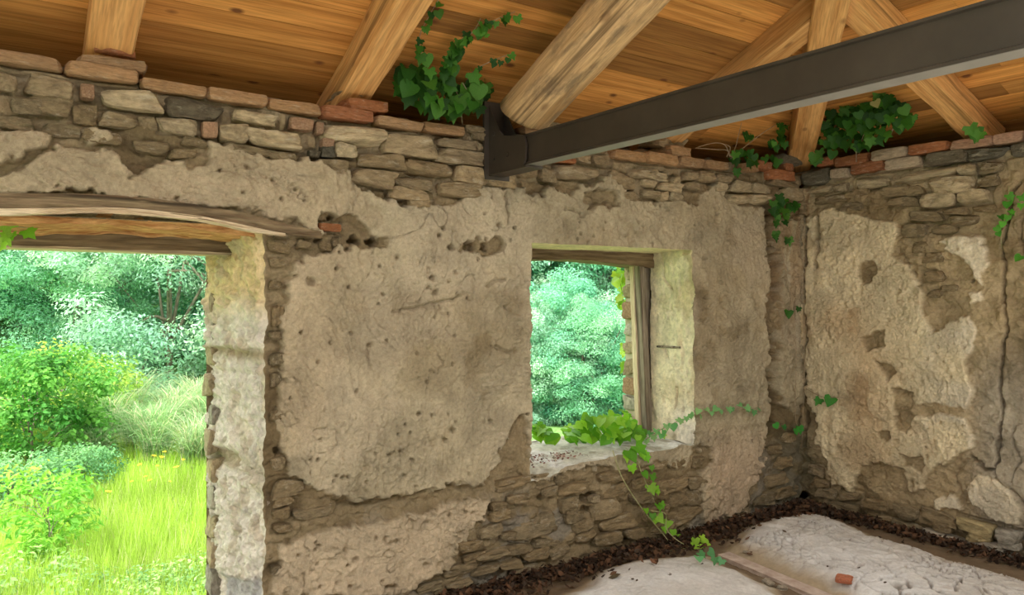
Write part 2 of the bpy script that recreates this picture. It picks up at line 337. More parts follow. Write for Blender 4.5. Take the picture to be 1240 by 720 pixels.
def relief(U, Z, PXg, PYg, polys, holes, cracks, pits, stones, seed, right):
    """inward height and albedo of an earth wall with the remains of its plaster"""
    q_ = 0.5 if right else 1.0
    wx = PXg + q_ * 7 * fbm(U * 7, Z * 7, 3, seed) + q_ * 4.5 * fbm(U * 26, Z * 26, 3, seed + 3)
    wy = PYg + q_ * 6 * fbm(U * 7, Z * 7, 3, seed + 50) + q_ * 4.5 * fbm(U * 26, Z * 26, 3, seed + 53)
    d = np.full(U.shape, 1e9)
    for p in polys: d = np.minimum(d, sdf(p, wx, wy))
    for p in holes: d = np.maximum(d, -sdf(p, wx, wy))
    m = sstep(1.6, -1.6, d)
    fl = fbm(U * 2.2, Z * 3.0, 4, seed + 7); fl2 = fbm(U * 6, Z * 9, 4, seed + 9)
    terr = np.floor(fl2 * 4.0) / 4.0; fr = fl2 * 4.0 - np.floor(fl2 * 4.0); terr = terr + sstep(0.82, 1.0, fr) / 4.0
    f1, f2, idv = worley(U * 5.5 + 0.35 * fbm(U * 4, Z * 4, 3, seed + 21), Z * 12 + 0.35 * fbm(U * 4, Z * 4, 3, seed + 22), seed)
    joint = sstep(0.10, 0.0, f2 - f1)
    mud = -0.022 + 0.010 * fl + 0.020 * terr + 0.006 * (idv - 0.5) - 0.010 * joint * sstep(-0.2, 0.6, fbm(U * 1.7, Z * 1.7, 2, seed + 31)) + 0.003 * fbm(U * 30, Z * 30, 3, seed + 12)
    stone_m = np.zeros(U.shape); smear = np.zeros(U.shape)
    for (xc, yc, sw, sh, *_r) in stones:
        hx, hy = sw * 0.5 + 3.0, sh * 0.5 + 2.5
        sl = (PY - yc) / ((1952 if not right else -8) - xc) * -1.0
        q = np.maximum(np.abs(PXg - xc) - hx, np.abs(PYg - (yc - (PXg - xc) * sl)) - hy)
        if _r[0] == 'mud': smear = np.maximum(smear, sstep(2.5, -1.5, q))
        else: stone_m = np.maximum(stone_m, sstep(2.5, -1.5, q))
    mud = mud - 0.022 * stone_m - 0.006 * smear
    pl = 0.006 + 0.008 * fbm(U * 2.0, Z * 2.0, 3, seed + 14) + q_ * 0.0085 * fbm(U * 9, Z * 9, 4, seed + 15) + 0.0062 * fbm(U * 34, Z * 34, 3, seed + 16) * (0.4 + sstep(-.4, .5, fbm(U * 4, Z * 4, 3, seed + 18)))
    fk = fbm(U * 3.5, Z * 3.5, 4, seed + 17) * 2.2; pl = pl + q_ * 0.007 * (np.floor(fk) + sstep(0.8, 1.0, fk - np.floor(fk)))   # skim coats that flaked off
    th = fbm(U * 1.3, Z * 1.3, 2, seed + 71) * 2.5          # trowel direction wanders over the wall
    a_ = U * np.cos(th) + Z * np.sin(th); b_ = -U * np.sin(th) + Z * np.cos(th)
    pl = pl + 0.0060 * fbm(a_ * 7, b_ * 56, 3, seed + 72) * sstep(-0.3, 0.5, fbm(U * 3, Z * 3, 3, seed + 73))
    lump = sstep(0.45, 0.75, fbm(U * 5, Z * 5, 4, seed + 33)); pl = pl - 0.006 * lump
    # old rubble shows through the plaster as soft scars
    g1, g2, gid = worley(U * 22, Z * 22, seed + 5); pl = pl - 0.014 * sstep(0.24, 0.10, g1) * (gid > 0.93) * 1.6
    ca = np.abs(fbm(U * 3.2, Z * 3.2, 4, seed + 95)); hair = sstep(0.022, 0.0, ca) * sstep(0.1, 0.4, fbm(U * 1.6, Z * 1.6, 2, seed + 96)); pl = pl - q_ * 0.012 * hair
    mud = mud + 0.012 * fbm(U * 14, Z * 18, 4, seed + 97)
    h = mud + (pl - mud) * m
    for pl_, wd, dp in cracks:
        dd = pline(pl_, PXg + 3.0 * fbm(U * 18, Z * 18, 3, seed + 81), PYg + 3.0 * fbm(U * 18, Z * 18, 3, seed + 82))
        h = h - (dp + .012) * np.exp(-(dd / (wd + .5)) ** 2)
    for (x, y, r, dp) in pits:
        dd = np.hypot(PXg - x + 0.35 * r * fbm(U * 30, Z * 30, 2, seed + 91), (PYg - y) * 1.15 + 0.35 * r * fbm(U * 30, Z * 30, 2, seed + 92))
        r = r + 0.7; h = h - (dp + .016) * sstep(r * 1.2, r * 0.6, dd)
    h = h - 0.05 * sstep(0.10, -0.03, Z) * 0.3
    return h, m, stone_m, fl, fl2, lump
def lerp3(a, b, t): return a + (b - a) * t[..., None]

# stones and bricks: centre x, centre y, width, height in photo pixels, kind
ST_B = []
def S(lst, kind, L_=ST_B):
    for q in lst: L_.append((*q, kind))
S([(22,71,108,14),(125,87.5,88,15),(211,106,80,13),(288,117.5,72,14),(358,129,66,12),(485,149.6,57,11),(539,156,51,11),(763,188,41,11),(802,192,37,12),(836,197,30,11),(866,200,28,10),(908,203,17,10)], 'brick')
S([(422,138,62,13),(926,200,18,9),(947,212,29,11),(683,194,27,6),(955,202,10,9),(400,275,26,9)], 'red')
S([(58,105,68,20),(8,100,30,20),(499,177,65,24),(553,174,47,11),(562,191,62,17),(466,194,55,18),(522,203,57,18),(570,212.5,35,20),(556,229,51,16),(453,216,53,20),(504,223,46,12),(494,234,44,14),(510,247,30,12),(593,218,14,14),
   (609,219,43,18),(642,209,24,14),(665,213,19,14),(700,209,49,14),(708,193,18,9),(729,194,24,9),(754,220,38,18),(761,237,18,10),(577,157,24,8),(581,165,16,8),(838,214,16,12),(857,213,20,13),(877,216,18,8),(884,201,10,9),(838,225,16,7),(949,222,30,8),(960,236,30,18)], 'stone')
S([(157,121,79,22),(429,162.5,74,24),(307,143,60,17),(420,183,26,15),(782,210,36,12),(785,222,21,10),(788,234,20,9),(796,214,32,11),(818,219,12,9),(812,227,29,11),(804,238,13,11),(819,239,15,10),(875,226,16,10),(898,226,24,11),(921,229,21,10),(897,240,24,12),(922,240,25,13),(336,169,72,20),(282,160.5,35,19),(217,153,48,17),(722,604,10,8)], 'pale')
S([(106,111,17,17),(366,150,28,14),(387,155,9,14),(254,157,18,18),(397,173,15,10)], 'pink')
S([(234,133,68,20),(398,183.5,16,13),(381,186.5,15,10),(957,193,24,11)], 'dark')
S([(58,127,58,22),(106,139,38,20),(146,146,48,16),(181,150,28,20),(405,199,39,17),(300,180,60,12),(345,190,40,12),(20,150,52,17),(75,158,46,15),(128,166,48,14),(184,176,46,14),(222,186,34,12),(236,170,30,12),(270,192,34,11),(30,128,40,18)], 'mud')
S([(660,583,26,14),(680,580,13,12),(605,612,19,10),(630,605,30,12),(622,586,46,14),(666,595,17,10),(695,592,36,12),(694,612,28,16),(735,615,32,22),(698,626,20,14),(708,637,24,12),(750,634,46,16),(712,650,20,14),(740,652,34,12),(652,638,52,24),(607,624,28,12),(743,577,36,13),(748,594,32,14),(664,657,30,10),
   (823,562,20,9),(848,584,22,14),(816,588,36,14),(845,602,20,16),(795,560,30,14),(846,561,16,18),(822,605,22,13),(834,624,40,16),(795,622,30,14),(775,646,28,14),(806,640,32,13),(775,566,24,14),(782,584,24,13),(783,602,30,13),(790,606,10,8),
   (560,690,40,12),(600,672,44,12),(590,690,34,10),(630,665,30,12),(560,708,30,10),(520,712,30,10),(620,685,30,10),(650,672,30,12),(680,668,26,12),(640,690,30,10),(595,645,36,14),(570,660,30,12),(575,676,26,10),(620,650,24,10),
   (950,560,22,12),(945,580,26,12),(955,596,26,12),(930,606,24,12),(940,545,20,12),(958,530,18,12)], 'mud')
S([(340,300,30,13),(347,285,36,11),(338,318,20,10),(335,345,18,10),(337,383,17,24),(335,407,16,10),(337,435,18,14),(336,460,14,14),(337,502,14,12),(338,560,18,16),(352,592,40,20),(340,622,20,12),(336,690,14,8),(345,640,24,10),(380,620,50,13),(345,607,26,10),(410,292,12,12),(395,299,16,9),(370,296,20,9)], 'mud')
ST_R = []
S([(1076,186,44,12),(1092,197,45,12),(1016,210,21,11)], 'palebrick', ST_R)
S([(1031,194,42,12),(999,195,22,11),(1123,179,48,12),(1049,202,41,13)], 'red', ST_R)
S([(1175,173,52,12),(1221,167,38,13),(1262,161,42,13),(1310,154,50,14)], 'pinkbrick', ST_R)
S([(1142,192,50,14),(1194,186,54,14),(1234,180,26,14),(984,214,40,15),(1275,174,50,14)], 'dark', ST_R)
S([(992,229,30,9),(1016,227,18,9),(1055,222,34,10),(1120,211,78,11),(1171,204,24,12),(1151,221,61,20),(1134,243,40,15),(1178,237,38,18)], 'pale', ST_R)
S([(1198,203,30,14),(1001,242,40,13),(1036,237,30,15),(1082,232,49,13),(1195,219,24,12),(1105,230,28,15),(1087,244,32,10),(1031,250,28,10),(1101,244,22,11),(1190,252,34,9),(1155,255,36,9),(1120,262,40,12),(1165,267,36,12),(1105,280,30,14),(1140,278,30,12),(1112,298,22,13),(1130,312,26,12),(1128,335,26,12),(1146,350,24,12),(1130,355,18,10)], 'mud', ST_R)
S([(1179,637,41,14),(1185,650,34,12)], 'tan', ST_R)
S([(1140,653,46,15),(1191,667,45,19),(1218,648,34,15),(1222,661,27,12),(1221,678,20,14),(1236,684,18,14)], 'grey', ST_R)
S([(1136,627,42,14),(1140,639,24,11),(1094,639,36,16),(1098,619,34,16),(1060,612,34,13),(1025,600,30,12),(1000,598,26,12),(1062,628,36,10),(1020,614,34,9),(992,585,24,12),(985,570,20,12),(1205,690,30,9)], 'mud', ST_R)

# ---------------------------------------------------------------- colours (albedo)
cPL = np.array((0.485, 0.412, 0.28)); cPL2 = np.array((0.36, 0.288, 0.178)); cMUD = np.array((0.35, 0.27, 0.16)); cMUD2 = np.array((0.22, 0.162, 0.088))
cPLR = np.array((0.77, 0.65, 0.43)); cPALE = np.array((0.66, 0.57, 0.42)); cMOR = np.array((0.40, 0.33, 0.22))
cGRN = np.array((0.135, 0.118, 0.068))

def line(*segs):
    out = []
    for a, b, st in segs:
        n = max(1, int(round((b - a) / st))); out += list(np.linspace(a, b, n, endpoint=False))
    out.append(segs[-1][1]); return np.array(out)
DX0, DX1, DZ = -0.42, 0.945, 1.735           # door opening on the inner face
WX0, WX1, WZ0, WZ1 = 2.317, 3.555, 0.52, 1.712
WTOP = 2.262
G = 0.0052
xs = line((-2.2, DX0, 0.06), (DX0, DX1, 0.007), (DX1, WX0, G), (WX0, WX1, G), (WX1, XR + 0.03, G))
zs = line((-0.12, WZ0, G), (WZ0, WZ1, G), (WZ1, DZ, G), (DZ, WTOP, G))
def edge_wob(z): return 0.010 * fbm(z * 9, z * 0 + 3, 4, 77) + 0.006 * fbm(z * 30, z * 0 + 9, 2, 78)
U, Z = np.meshgrid(xs, zs, indexing='ij')
PXg, PYg = proj(U, np.zeros_like(U), Z)
hB, mB, smB, fl, fl2, lump = relief(U, Z, PXg, PYg, PL_B, HO_B, CR_B, PI_B, ST_B, 100, False)
hB = hB - 0.05 * np.exp(-((U - 1.06) / 0.09) ** 2) * 0  
mX = sstep(0.12, 0.0, np.abs(U - DX1)) * (Z < DZ + 0.05)
Uw = U + edge_wob(Z) * mX
hB = hB * (1 - 0.35 * sstep(0.03, 0.0, np.abs(U - DX1)))
# sill edge is broken away at its left end, the soffit edge stays crisp
ea = sstep(0.05, 0.0, np.abs(Z - WZ0)) * sstep(WX0 - 0.05, WX0, U) * sstep(WX1 + 0.05, WX1, U)
sill_drop = 0.055 * sstep(2.62, 2.36, xs) + 0.012 * fbm(xs * 9, xs * 0, 4, 64)
Zw = Z - ea * sill_drop[:, None]
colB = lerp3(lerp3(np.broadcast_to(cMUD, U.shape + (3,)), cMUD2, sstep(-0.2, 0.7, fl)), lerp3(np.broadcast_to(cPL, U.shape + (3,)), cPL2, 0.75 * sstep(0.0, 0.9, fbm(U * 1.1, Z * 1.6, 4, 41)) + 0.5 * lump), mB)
mot = fbm(U * 5, Z * 5, 5, 45); colB = colB * (1 + 0.22 * mot * mB)[..., None]
colB = lerp3(colB, np.array((0.56, 0.47, 0.34)), mB * 0.55 * sstep(0.15, 0.7, fbm(U * 2.3, Z * 2.3, 5, 46)))
colB = lerp3(colB, cMOR, smB * (1 - mB) * 0.5 * (Z > 1.5))
colB = lerp3(colB, np.array((0.66, 0.53, 0.37)), mB * 0.8 * sstep(12, -8, sdf(PL_B[-1], PXg, PYg)))
colB = lerp3(colB, np.array((0.64, 0.49, 0.35)), mB * 0.7 * sstep(840, 870, PXg) * sstep(500, 560, PYg))
colB = lerp3(colB, np.array((0.56, 0.44, 0.29)), mB * 0.5 * sstep(470, 380, PXg) * sstep(0.2, 0.5, vn(U * 3, Z * 3, 5)))
colB = lerp3(colB, np.array((0.33, 0.30, 0.25)), (1 - mB) * 0.7 * sstep(0.25, 0.6, fbm(U * 3.5, Z * 5, 4, 43)) * sstep(0.55, 0.25, Z) * (U > 1.4))
colB = lerp3(colB, cGRN, 0.6 * sstep(930, 950, PXg) * sstep(480, 540, PYg))
colB = lerp3(colB, np.array((0.33, 0.20, 0.10)), 0.5 * sstep(926, 950, PXg) * sstep(480, 300, PYg) * sstep(0.3, 0.7, vn(U * 40, Z * 2.5, 8)))

def grid_faces(nu, nv, keep=None, flip=False):
    i, j = np.meshgrid(np.arange(nu - 1), np.arange(nv - 1), indexing='ij')
    if keep is not None: i, j = i[keep], j[keep]
    i, j = i.ravel(), j.ravel(); a = i * nv + j
    q = np.stack([a, a + nv, a + nv + 1, a + 1], 1)
    return q[:, ::-1] if flip else q
uc = (xs[:-1] + xs[1:]) / 2; zc = (zs[:-1] + zs[1:]) / 2
UC, ZC = np.meshgrid(uc, zc, indexing='ij')
keep = ~(((UC > DX0) & (UC < DX1) & (ZC < DZ)) | ((UC > WX0) & (UC < WX1) & (ZC > WZ0) & (ZC < WZ1)))
VB = np.stack([Uw, -hB, Zw], -1).reshape(-1, 3); CB = colB.reshape(-1, 3); FB = grid_faces(len(xs), len(zs), keep)
class Acc:
    def __init__(s): s.v = []; s.f = []; s.c = []; s.n = 0
    def add(s, v, f, c):
        c = np.broadcast_to(c, v.shape); s.v.append(v); s.c.append(c); s.f.append(np.asarray(f) + s.n); s.n += len(v)
    def mesh(s, name): return mesh(name, np.concatenate(s.v), np.concatenate(s.f), True, np.concatenate(s.c))
wallB = Acc(); wallB.add(VB, FB, CB)
gridB = VB.reshape(len(xs), len(zs), 3)
def simple_quads(acc, quads, c=cMUD):
    for q in quads: acc.add(np.array(q, float), [(0, 1, 2, 3)], c)
YO = WT
# outer face, ends and top of the back wall, around the two openings
OX0, OX1, OZ = -0.30, 0.83, 1.66             # door, outer face
VX0, VX1, VZ0, VZ1 = 2.36, 3.52, 0.535, 1.66 # window, outer face
xo = sorted([-2.2, OX0, OX1, VX0, VX1, XR + 0.55]); zo = [-1.8, VZ0, VZ1, 2.36]
for i in range(len(xo) - 1):
    for j in range(3):
        if (i == 1 and j < 2) or (i == 3 and j == 1): continue
        simple_quads(wallB, [[(xo[i], YO, zo[j]), (xo[i], YO, zo[j+1]), (xo[i+1], YO, zo[j+1]), (xo[i+1], YO, zo[j])]])
# top of the wall
nt_ = 12
top = np.zeros((len(xs), nt_, 3)); tt = np.linspace(0, 1, nt_)
for k in range(nt_):
    top[:, k, 0] = xs; top[:, k, 1] = gridB[:, -1, 1] * (1 - tt[k]) + YO * tt[k]
    top[:, k, 2] = WTOP + 0.03 * math.sin(math.pi * tt[k]) * (1 + fbm(xs * 6, xs * 0 + k * .7, 3, 12)) + 0.085 * tt[k]
wallB.add(top.reshape(-1, 3), grid_faces(len(xs), nt_), cMOR * 0.8)
simple_quads(wallB, [[(-2.2, 0, -1.8), (-2.2, 0, 2.26), (-2.2, YO, 2.3), (-2.2, YO, -1.8)], [(DX0, 0, DZ), (DX1, 0, DZ), (OX1, YO, 1.82), (OX0, YO, 1.82)],
                     [(DX0, 0, -0.12), (DX0, 0, DZ), (OX0, YO, DZ), (OX0, YO, -1.8)]], cPALE)
M_wallobj = link('wall_back', wallB.mesh('wall_back'), M_wall); tag(M_wallobj, 'old rubble wall with peeling earth plaster around the doorway and window', None, None, 'structure')

# ---------------------------------------------------------------- reveals
def strip(front, tgt, n, disp, colf):
    """surface from a row of edge vertices to a row of target points, displaced by disp(a,t) along direction"""
    m_ = len(front); t = np.linspace(0, 1, n)[:, None, None]
    g = front[None] * (1 - t) + tgt[None] * t
    return g
def add_reveal(name, ix, z0, z1, x_out, y_out, dispf, colf, label, sgn=-1, n=64):
    jz = np.where((zs >= z0 - 1e-6) & (zs <= z1 + 1e-6))[0]
    fr = gridB[ix, jz]; tg = np.stack([np.full(len(jz), x_out), np.full(len(jz), y_out), zs[jz]], 1)
    g = strip(fr, tg, n, None, None); T, ZZ = np.meshgrid(np.linspace(0, 1, n), zs[jz], indexing='ij')
    g[..., 0] += sgn * dispf(T, ZZ) * sstep(0, 0.04, T)
    c = colf(T, ZZ); f = grid_faces(n, len(jz))
    o = link(name, mesh(name, g.reshape(-1, 3), f, True, c.reshape(-1, 3)), M_reveal, M_wallobj)
    return o
ixd = int(np.argmin(np.abs(xs - DX1))); ixw = int(np.argmin(np.abs(xs - WX1)))
def dj(T, z):
    h = 0.010 * fbm(T * 3, z * 5, 4, 5) + 0.008 * fbm(T * 10, z * 14, 4, 6) + 0.013 * fbm(T * 24, z * 34, 4, 8) - 0.018 * sstep(0.35, 0.8, fbm(T * 14, z * 22, 3, 9))
    e = 0.05 * fbm(T * 2, z * 2, 2, 15)
    h = h + 0.018 * sstep(1.165 + e, 1.20 + e, z) - 0.03 * sstep(0.030, 0.0, np.abs(z - 1.19 - e)) * sstep(0.3, 0.8, T)
    h = h - 0.045 * sstep(0.05, 0.02, np.abs(z - 0.70 - e * .3)) * sstep(0.40, 0.52, T) * sstep(1.02, 0.93, T)
    h = h - 0.02 * sstep(0.02, 0.008, np.abs(z - 0.655)) * sstep(0.25, 0.35, T)
    h = h - 0.015 * sstep(0.25, 0.22, z + 0.10 * (T - .5) + e) * 1.0
    return h - 0.02 * sstep(0.9, 1.0, T) * (1 + fbm(T, z * 14, 3, 18))
def cj(T, z):
    b = np.array((0.88, 0.81, 0.71)); y_ = np.array((0.86, 0.66, 0.33)); g_ = np.array((0.66, 0.55, 0.40)); cem = np.array((0.58, 0.57, 0.57))
    c = lerp3(np.broadcast_to(b, T.shape + (3,)), y_, 0.85 * sstep(1.22, 1.5, z + 0.10 * fbm(T * 3, z * 4, 3, 3)))
    c = lerp3(c, g_, 0.6 * sstep(0.1, 0.6, fbm(T * 6, z * 9, 4, 4)))
    c = lerp3(c, np.array((0.42, 0.33, 0.18)), 0.8 * sstep(0.05, 0.0, np.abs(z - 1.19)) + 0.7 * sstep(0.05, 0.02, np.abs(z - 0.70)) * sstep(0.40, 0.52, T) * sstep(1.02, 0.93, T))
    c = lerp3(c, cem, 0.9 * sstep(0.26, 0.22, z + 0.10 * (T - .5) + 0.05 * fbm(T * 2, z * 2, 2, 15)) * sstep(0.35, 0.30, np.abs(T - .38)))
    return c
add_reveal('door_jamb', ixd, -0.12, DZ, OX1, YO, dj, cj, '', n=104)['label'] = 'rough cream and white lime rendered door jamb'
def dw(T, z):
    h = 0.006 * fbm(T * 3, z * 5, 4, 25) + 0.004 * fbm(T * 12, z * 14, 4, 26)
    for pl_ in ([(0.75, 1.70), (0.62, 1.52), (0.5, 1.45)], [(0.5, 1.36), (0.55, 1.28)], [(0.7, 1.10), (0.55, 1.03)], [(0.35, 0.85), (0.42, 0.72)]):
        h = h - 0.016 * np.exp(-(pline(pl_, T + 0.04 * fbm(T * 8, z * 20, 3, 27), z) / 0.016) ** 2)
    return h - 0.008 * sstep(0.35, 0.6, fbm(T * 5, z * 9, 4, 28)) 
def cw(T, z):
    return lerp3(lerp3(np.broadcast_to(np.array((0.88, 0.77, 0.55)), T.shape + (3,)), np.array((0.66, 0.52, 0.32)), 0.7 * sstep(0.1, 0.7, fbm(T * 3, z * 5, 4, 29))),
                 np.array((0.86, 0.80, 0.70)), 0.6 * sstep(0.9, 0.6, z) * sstep(0.6, 0.3, T))
add_reveal('window_jamb', ixw, WZ0, WZ1, 3.548, 0.36, dw, cw, '')['label'] = 'cracked cream plaster window reveal'
# outer nib of the window jamb
b = MB(); b.box(3.50, 3.58, 0.40, 0.548, 0.50, 1.70); b.build('window_jamb', M_outer, M_wallobj)
# left side of window opening, soffit, sill
jz = np.where((zs >= WZ0 - 1e-6) & (zs <= WZ1 + 1e-6))[0]; ix0 = int(np.argmin(np.abs(xs - WX0)))
ii = np.arange(ix0, ixw + 1)
def sheet(name, fr, tg, n, axis, dispf, col, mat, flip=False, par=M_wallobj):
    g = strip(fr, tg, n, None, None); m_ = len(fr)
    T, S_ = np.meshgrid(np.linspace(0, 1, n), np.arange(m_) * G, indexing='ij')
    g[..., axis] += dispf(T, S_) * sstep(0, 0.06, T)
    c = col(T, S_) if callable(col) else np.broadcast_to(col, T.shape + (3,))
    return link(name, mesh(name, g.reshape(-1, 3), grid_faces(n, m_, None, flip), True, np.array(c).reshape(-1, 3)), mat, par)
fr = gridB[ix0, jz]; sheet('window_jamb', fr, np.stack([np.full(len(jz), 2.36), np.full(len(jz), YO), zs[jz]], 1), 30, 0, lambda T, s: 0.005 * fbm(T * 4, s * 6, 4, 31), np.array((0.66, 0.59, 0.41)), M_reveal)
jt = int(np.argmin(np.abs(zs - WZ1))); jb = int(np.argmin(np.abs(zs - WZ0)))
fr = gridB[ii, jt]; sheet('window_soffit', fr, np.stack([xs[ii], np.full(len(ii), YO), np.full(len(ii), 1.70)], 1), 30, 2, lambda T, s: 0.004 * fbm(T * 4, s * 6, 4, 32), np.array((0.88, 0.72, 0.46)), M_reveal)
fr = gridB[ii, jb]
def colsill(T, s):
    return lerp3(lerp3(np.broadcast_to(np.array((0.62, 0.60, 0.50)), T.shape + (3,)), np.array((0.74, 0.73, 0.68)), sstep(0.0, 0.6, fbm(T * 4, s * 8, 4, 35))), np.array((0.40, 0.36, 0.28)), 0.8 * sstep(0.25, 0.7, fbm(T * 9, s * 14, 4, 36)))
def dsill(T, s): return 0.006 * fbm(T * 5, s * 7, 4, 33) + 0.006 * fbm(T * 16, s * 28, 3, 34) * sstep(0.35, 0.15, s)
sill = sheet('window_sill', fr, np.stack([xs[ii], np.full(len(ii), YO + 0.03), np.full(len(ii), 0.535)], 1), 44, 2, dsill, colsill, M_reveal)
simple = MB(); simple.box(VX0 - .05, VX1 + .05, YO - .01, YO + 0.05, 0.38, 0.53); simple.build('window_sill', M_outer, M_wallobj)

# ---------------------------------------------------------------- right wall
ys = line((-2.7, -2.1, 0.03), (-2.1, 0.03, G))
zr_ = line((-0.12, WTOP + 0.01, G))
Yg, Zg = np.meshgrid(ys, zr_, indexing='ij')
PXr, PYr = proj(np.full_like(Yg, XR), Yg, Zg)
hR, mR, smR, flr, fl2r, lumpr = relief(Yg + 40, Zg, PXr, PYr, PL_R, HO_R, CR_R, PI_R, ST_R, 300, True)
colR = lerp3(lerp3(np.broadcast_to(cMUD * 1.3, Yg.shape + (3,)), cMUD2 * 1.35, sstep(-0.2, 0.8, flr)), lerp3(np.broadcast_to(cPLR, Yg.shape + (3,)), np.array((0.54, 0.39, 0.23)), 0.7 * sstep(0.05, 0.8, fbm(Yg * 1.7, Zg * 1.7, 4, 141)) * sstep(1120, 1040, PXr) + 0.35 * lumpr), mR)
colR = lerp3(colR, np.array((0.72, 0.64, 0.50)), mR * 0.7 * np.maximum(sstep(1100, 1160, PXr) * sstep(0.3, 0.6, vn(Yg * 5, Zg * 5, 9)), sstep(6, -4, sdf(PL_R[2], PXr, PYr))))
colR = lerp3(colR, cMOR * 1.1, smR * (1 - mR) * 0.5 * (Zg > 1.5))
colR = lerp3(colR, np.array((0.40, 0.37, 0.31)), (1 - mR) * 0.6 * sstep(1150, 1200, PXr) * sstep(380, 500, PYr))
colR = lerp3(colR, cGRN, 0.75 * sstep(1000, 976, PXr) * sstep(470, 560, PYr))
colR = lerp3(colR, np.array((0.30, 0.19, 0.10)), 0.65 * sstep(1000, 976, PXr) * sstep(560, 300, PYr) * sstep(0.35, 0.7, vn(Yg * 50, Zg * 2.5, 18)))
colR = lerp3(colR, cMUD2, 0.8 * (1 - mR) * sstep(0.18, 0.04, Zg))
colR = colR * (1 + 0.18 * fbm(Yg * 5, Zg * 5, 5, 145))[..., None]
wallR = Acc()
wallR.add(np.stack([XR - hR, Yg, Zg], -1).reshape(-1, 3), grid_faces(len(ys), len(zr_), None, True), colR.reshape(-1, 3))
XO = XR + 0.5
simple_quads(wallR, [[(XO, -2.7, -1.8), (XO, 0.55, -1.8), (XO, 0.55, 2.42), (XO, -2.7, 2.42)], [(XR - .01, -2.7, -.1), (XO, -2.7, -.1), (XO, -2.7, 2.3), (XR - .01, -2.7, 2.27)],
                     [(XR, -2.7, 2.27), (XR, .55, 2.27), (XO, .55, 2.42), (XO, -2.7, 2.42)]])
WR = link('wall_right', wallR.mesh('wall_right'), M_wall); tag(WR, 'rubble wall with flaking pale plaster and a long vertical crack', None, None, 'structure')
# the rest of the room, out of the photo: left and right walls, with openings added to let light in
b = MB(); b.box(-2.7, -2.2, -0.8, 0.55, -1.8, 2.3); b.box(-2.7, -2.2, -4.8, -2.5, -1.8, 2.3); b.box(-2.7, -2.2, -2.5, -0.8, 2.08, 2.3); b.box(-2.7, -2.2, -2.5, -0.8, -1.8, -0.05); tag(b.build('wall_left', M_outer), 'masonry wall beyond the doorway with an added light opening', None, None, 'structure')
b = MB(); b.box(-2.7, XO, -5.3, -4.8, -1.8, 3.2); tag(b.build('wall_light_block', M_outer), 'masonry wall added behind the viewer to block low light', None, None, 'structure')  # added wall, raised to keep low sky light off the eaves
b = MB(); b.box(XR, XO, -4.8, -4.4, -1.8, 2.3); b.box(XR, XO, -4.4, -2.7, -1.8, -0.05); tag(b.build('wall_side', M_outer), 'masonry pier past the side opening', None, None, 'structure')

# ---------------------------------------------------------------- stones and bricks
import bmesh
def stone_mesh(name, seed, rnd, rough, warp):
    """roughly squared block: a cube with jittered corners, rounded arrises and a chipped face"""
    bm = bmesh.new(); bmesh.ops.create_cube(bm, size=2.0)
    bmesh.ops.subdivide_edges(bm, edges=bm.edges[:], cuts=4, use_grid_fill=True)
    rg = random.Random(seed)
    cor = {(a, b_, c): Vector((rg.uniform(-warp, warp * .25) * a, rg.uniform(-.06, .06), rg.uniform(-warp * 1.2, warp * .25) * c)) for a in (-1, 1) for b_ in (-1, 1) for c in (-1, 1)}
    for v in bm.verts:
        p = v.co.copy(); k = (abs(p.x) ** 9 + abs(p.y) ** 9 + abs(p.z) ** 9) ** (1 / 9)
        q = (p / k).lerp(p.normalized() * 1.25, rnd); o_ = Vector()
        for (a, b_, c), d_ in cor.items(): o_ += d_ * ((1 + a * p.x) / 2 * (1 + b_ * p.y) / 2 * (1 + c * p.z) / 2)
        n1 = float(fbm(np.array([q.x * 1.1 + seed * 7.1 + q.y]), np.array([q.z * 1.1 + seed * 3.7 - q.y]), 3, seed)[0])
        n2 = float(fbm(np.array([q.x * 2.6 + seed * 2.1]), np.array([q.z * 2.6 + seed * 1.7]), 2, seed + 4)[0])
        q = q + o_; q.x *= 1 + rough * .25 * n1; q.z *= 1 + rough * .5 * n1; q.y *= 1 + rough * (.5 * n1 + .6 * n2)
        v.co = q
    me = bpy.data.meshes.new(name); bm.to_mesh(me); bm.free()
    me.polygons.foreach_set('use_smooth', [True] * len(me.polygons)); return me
SM = [stone_mesh('stone', i + 1, 0.05 if i % 4 else 0.16, 0.30, 0.42) for i in range(16)]
BMs = [stone_mesh('brick', i + 31, 0.02, 0.14, 0.10) for i in range(6)]
for me in SM: me.materials.append(M_stone); me.set_sharp_from_angle(angle=math.radians(42))
for me in BMs: me.materials.append(M_brick); me.set_sharp_from_angle(angle=math.radians(38))
KC = {'brick': (0.42, 0.255, 0.13), 'red': (0.42, 0.17, 0.075), 'stone': (0.37, 0.28, 0.165), 'pale': (0.50, 0.40, 0.25), 'pink': (0.42, 0.26, 0.16), 'dark': (0.155, 0.135, 0.095), 'mud': (0.31, 0.235, 0.135),
      'palebrick': (0.55, 0.43, 0.30), 'pinkbrick': (0.50, 0.31, 0.21), 'tan': (0.46, 0.37, 0.20), 'grey': (0.46, 0.41, 0.33)}
rs = random.Random(3); FLAT = ('brick', 'red', 'pink', 'palebrick', 'pinkbrick')
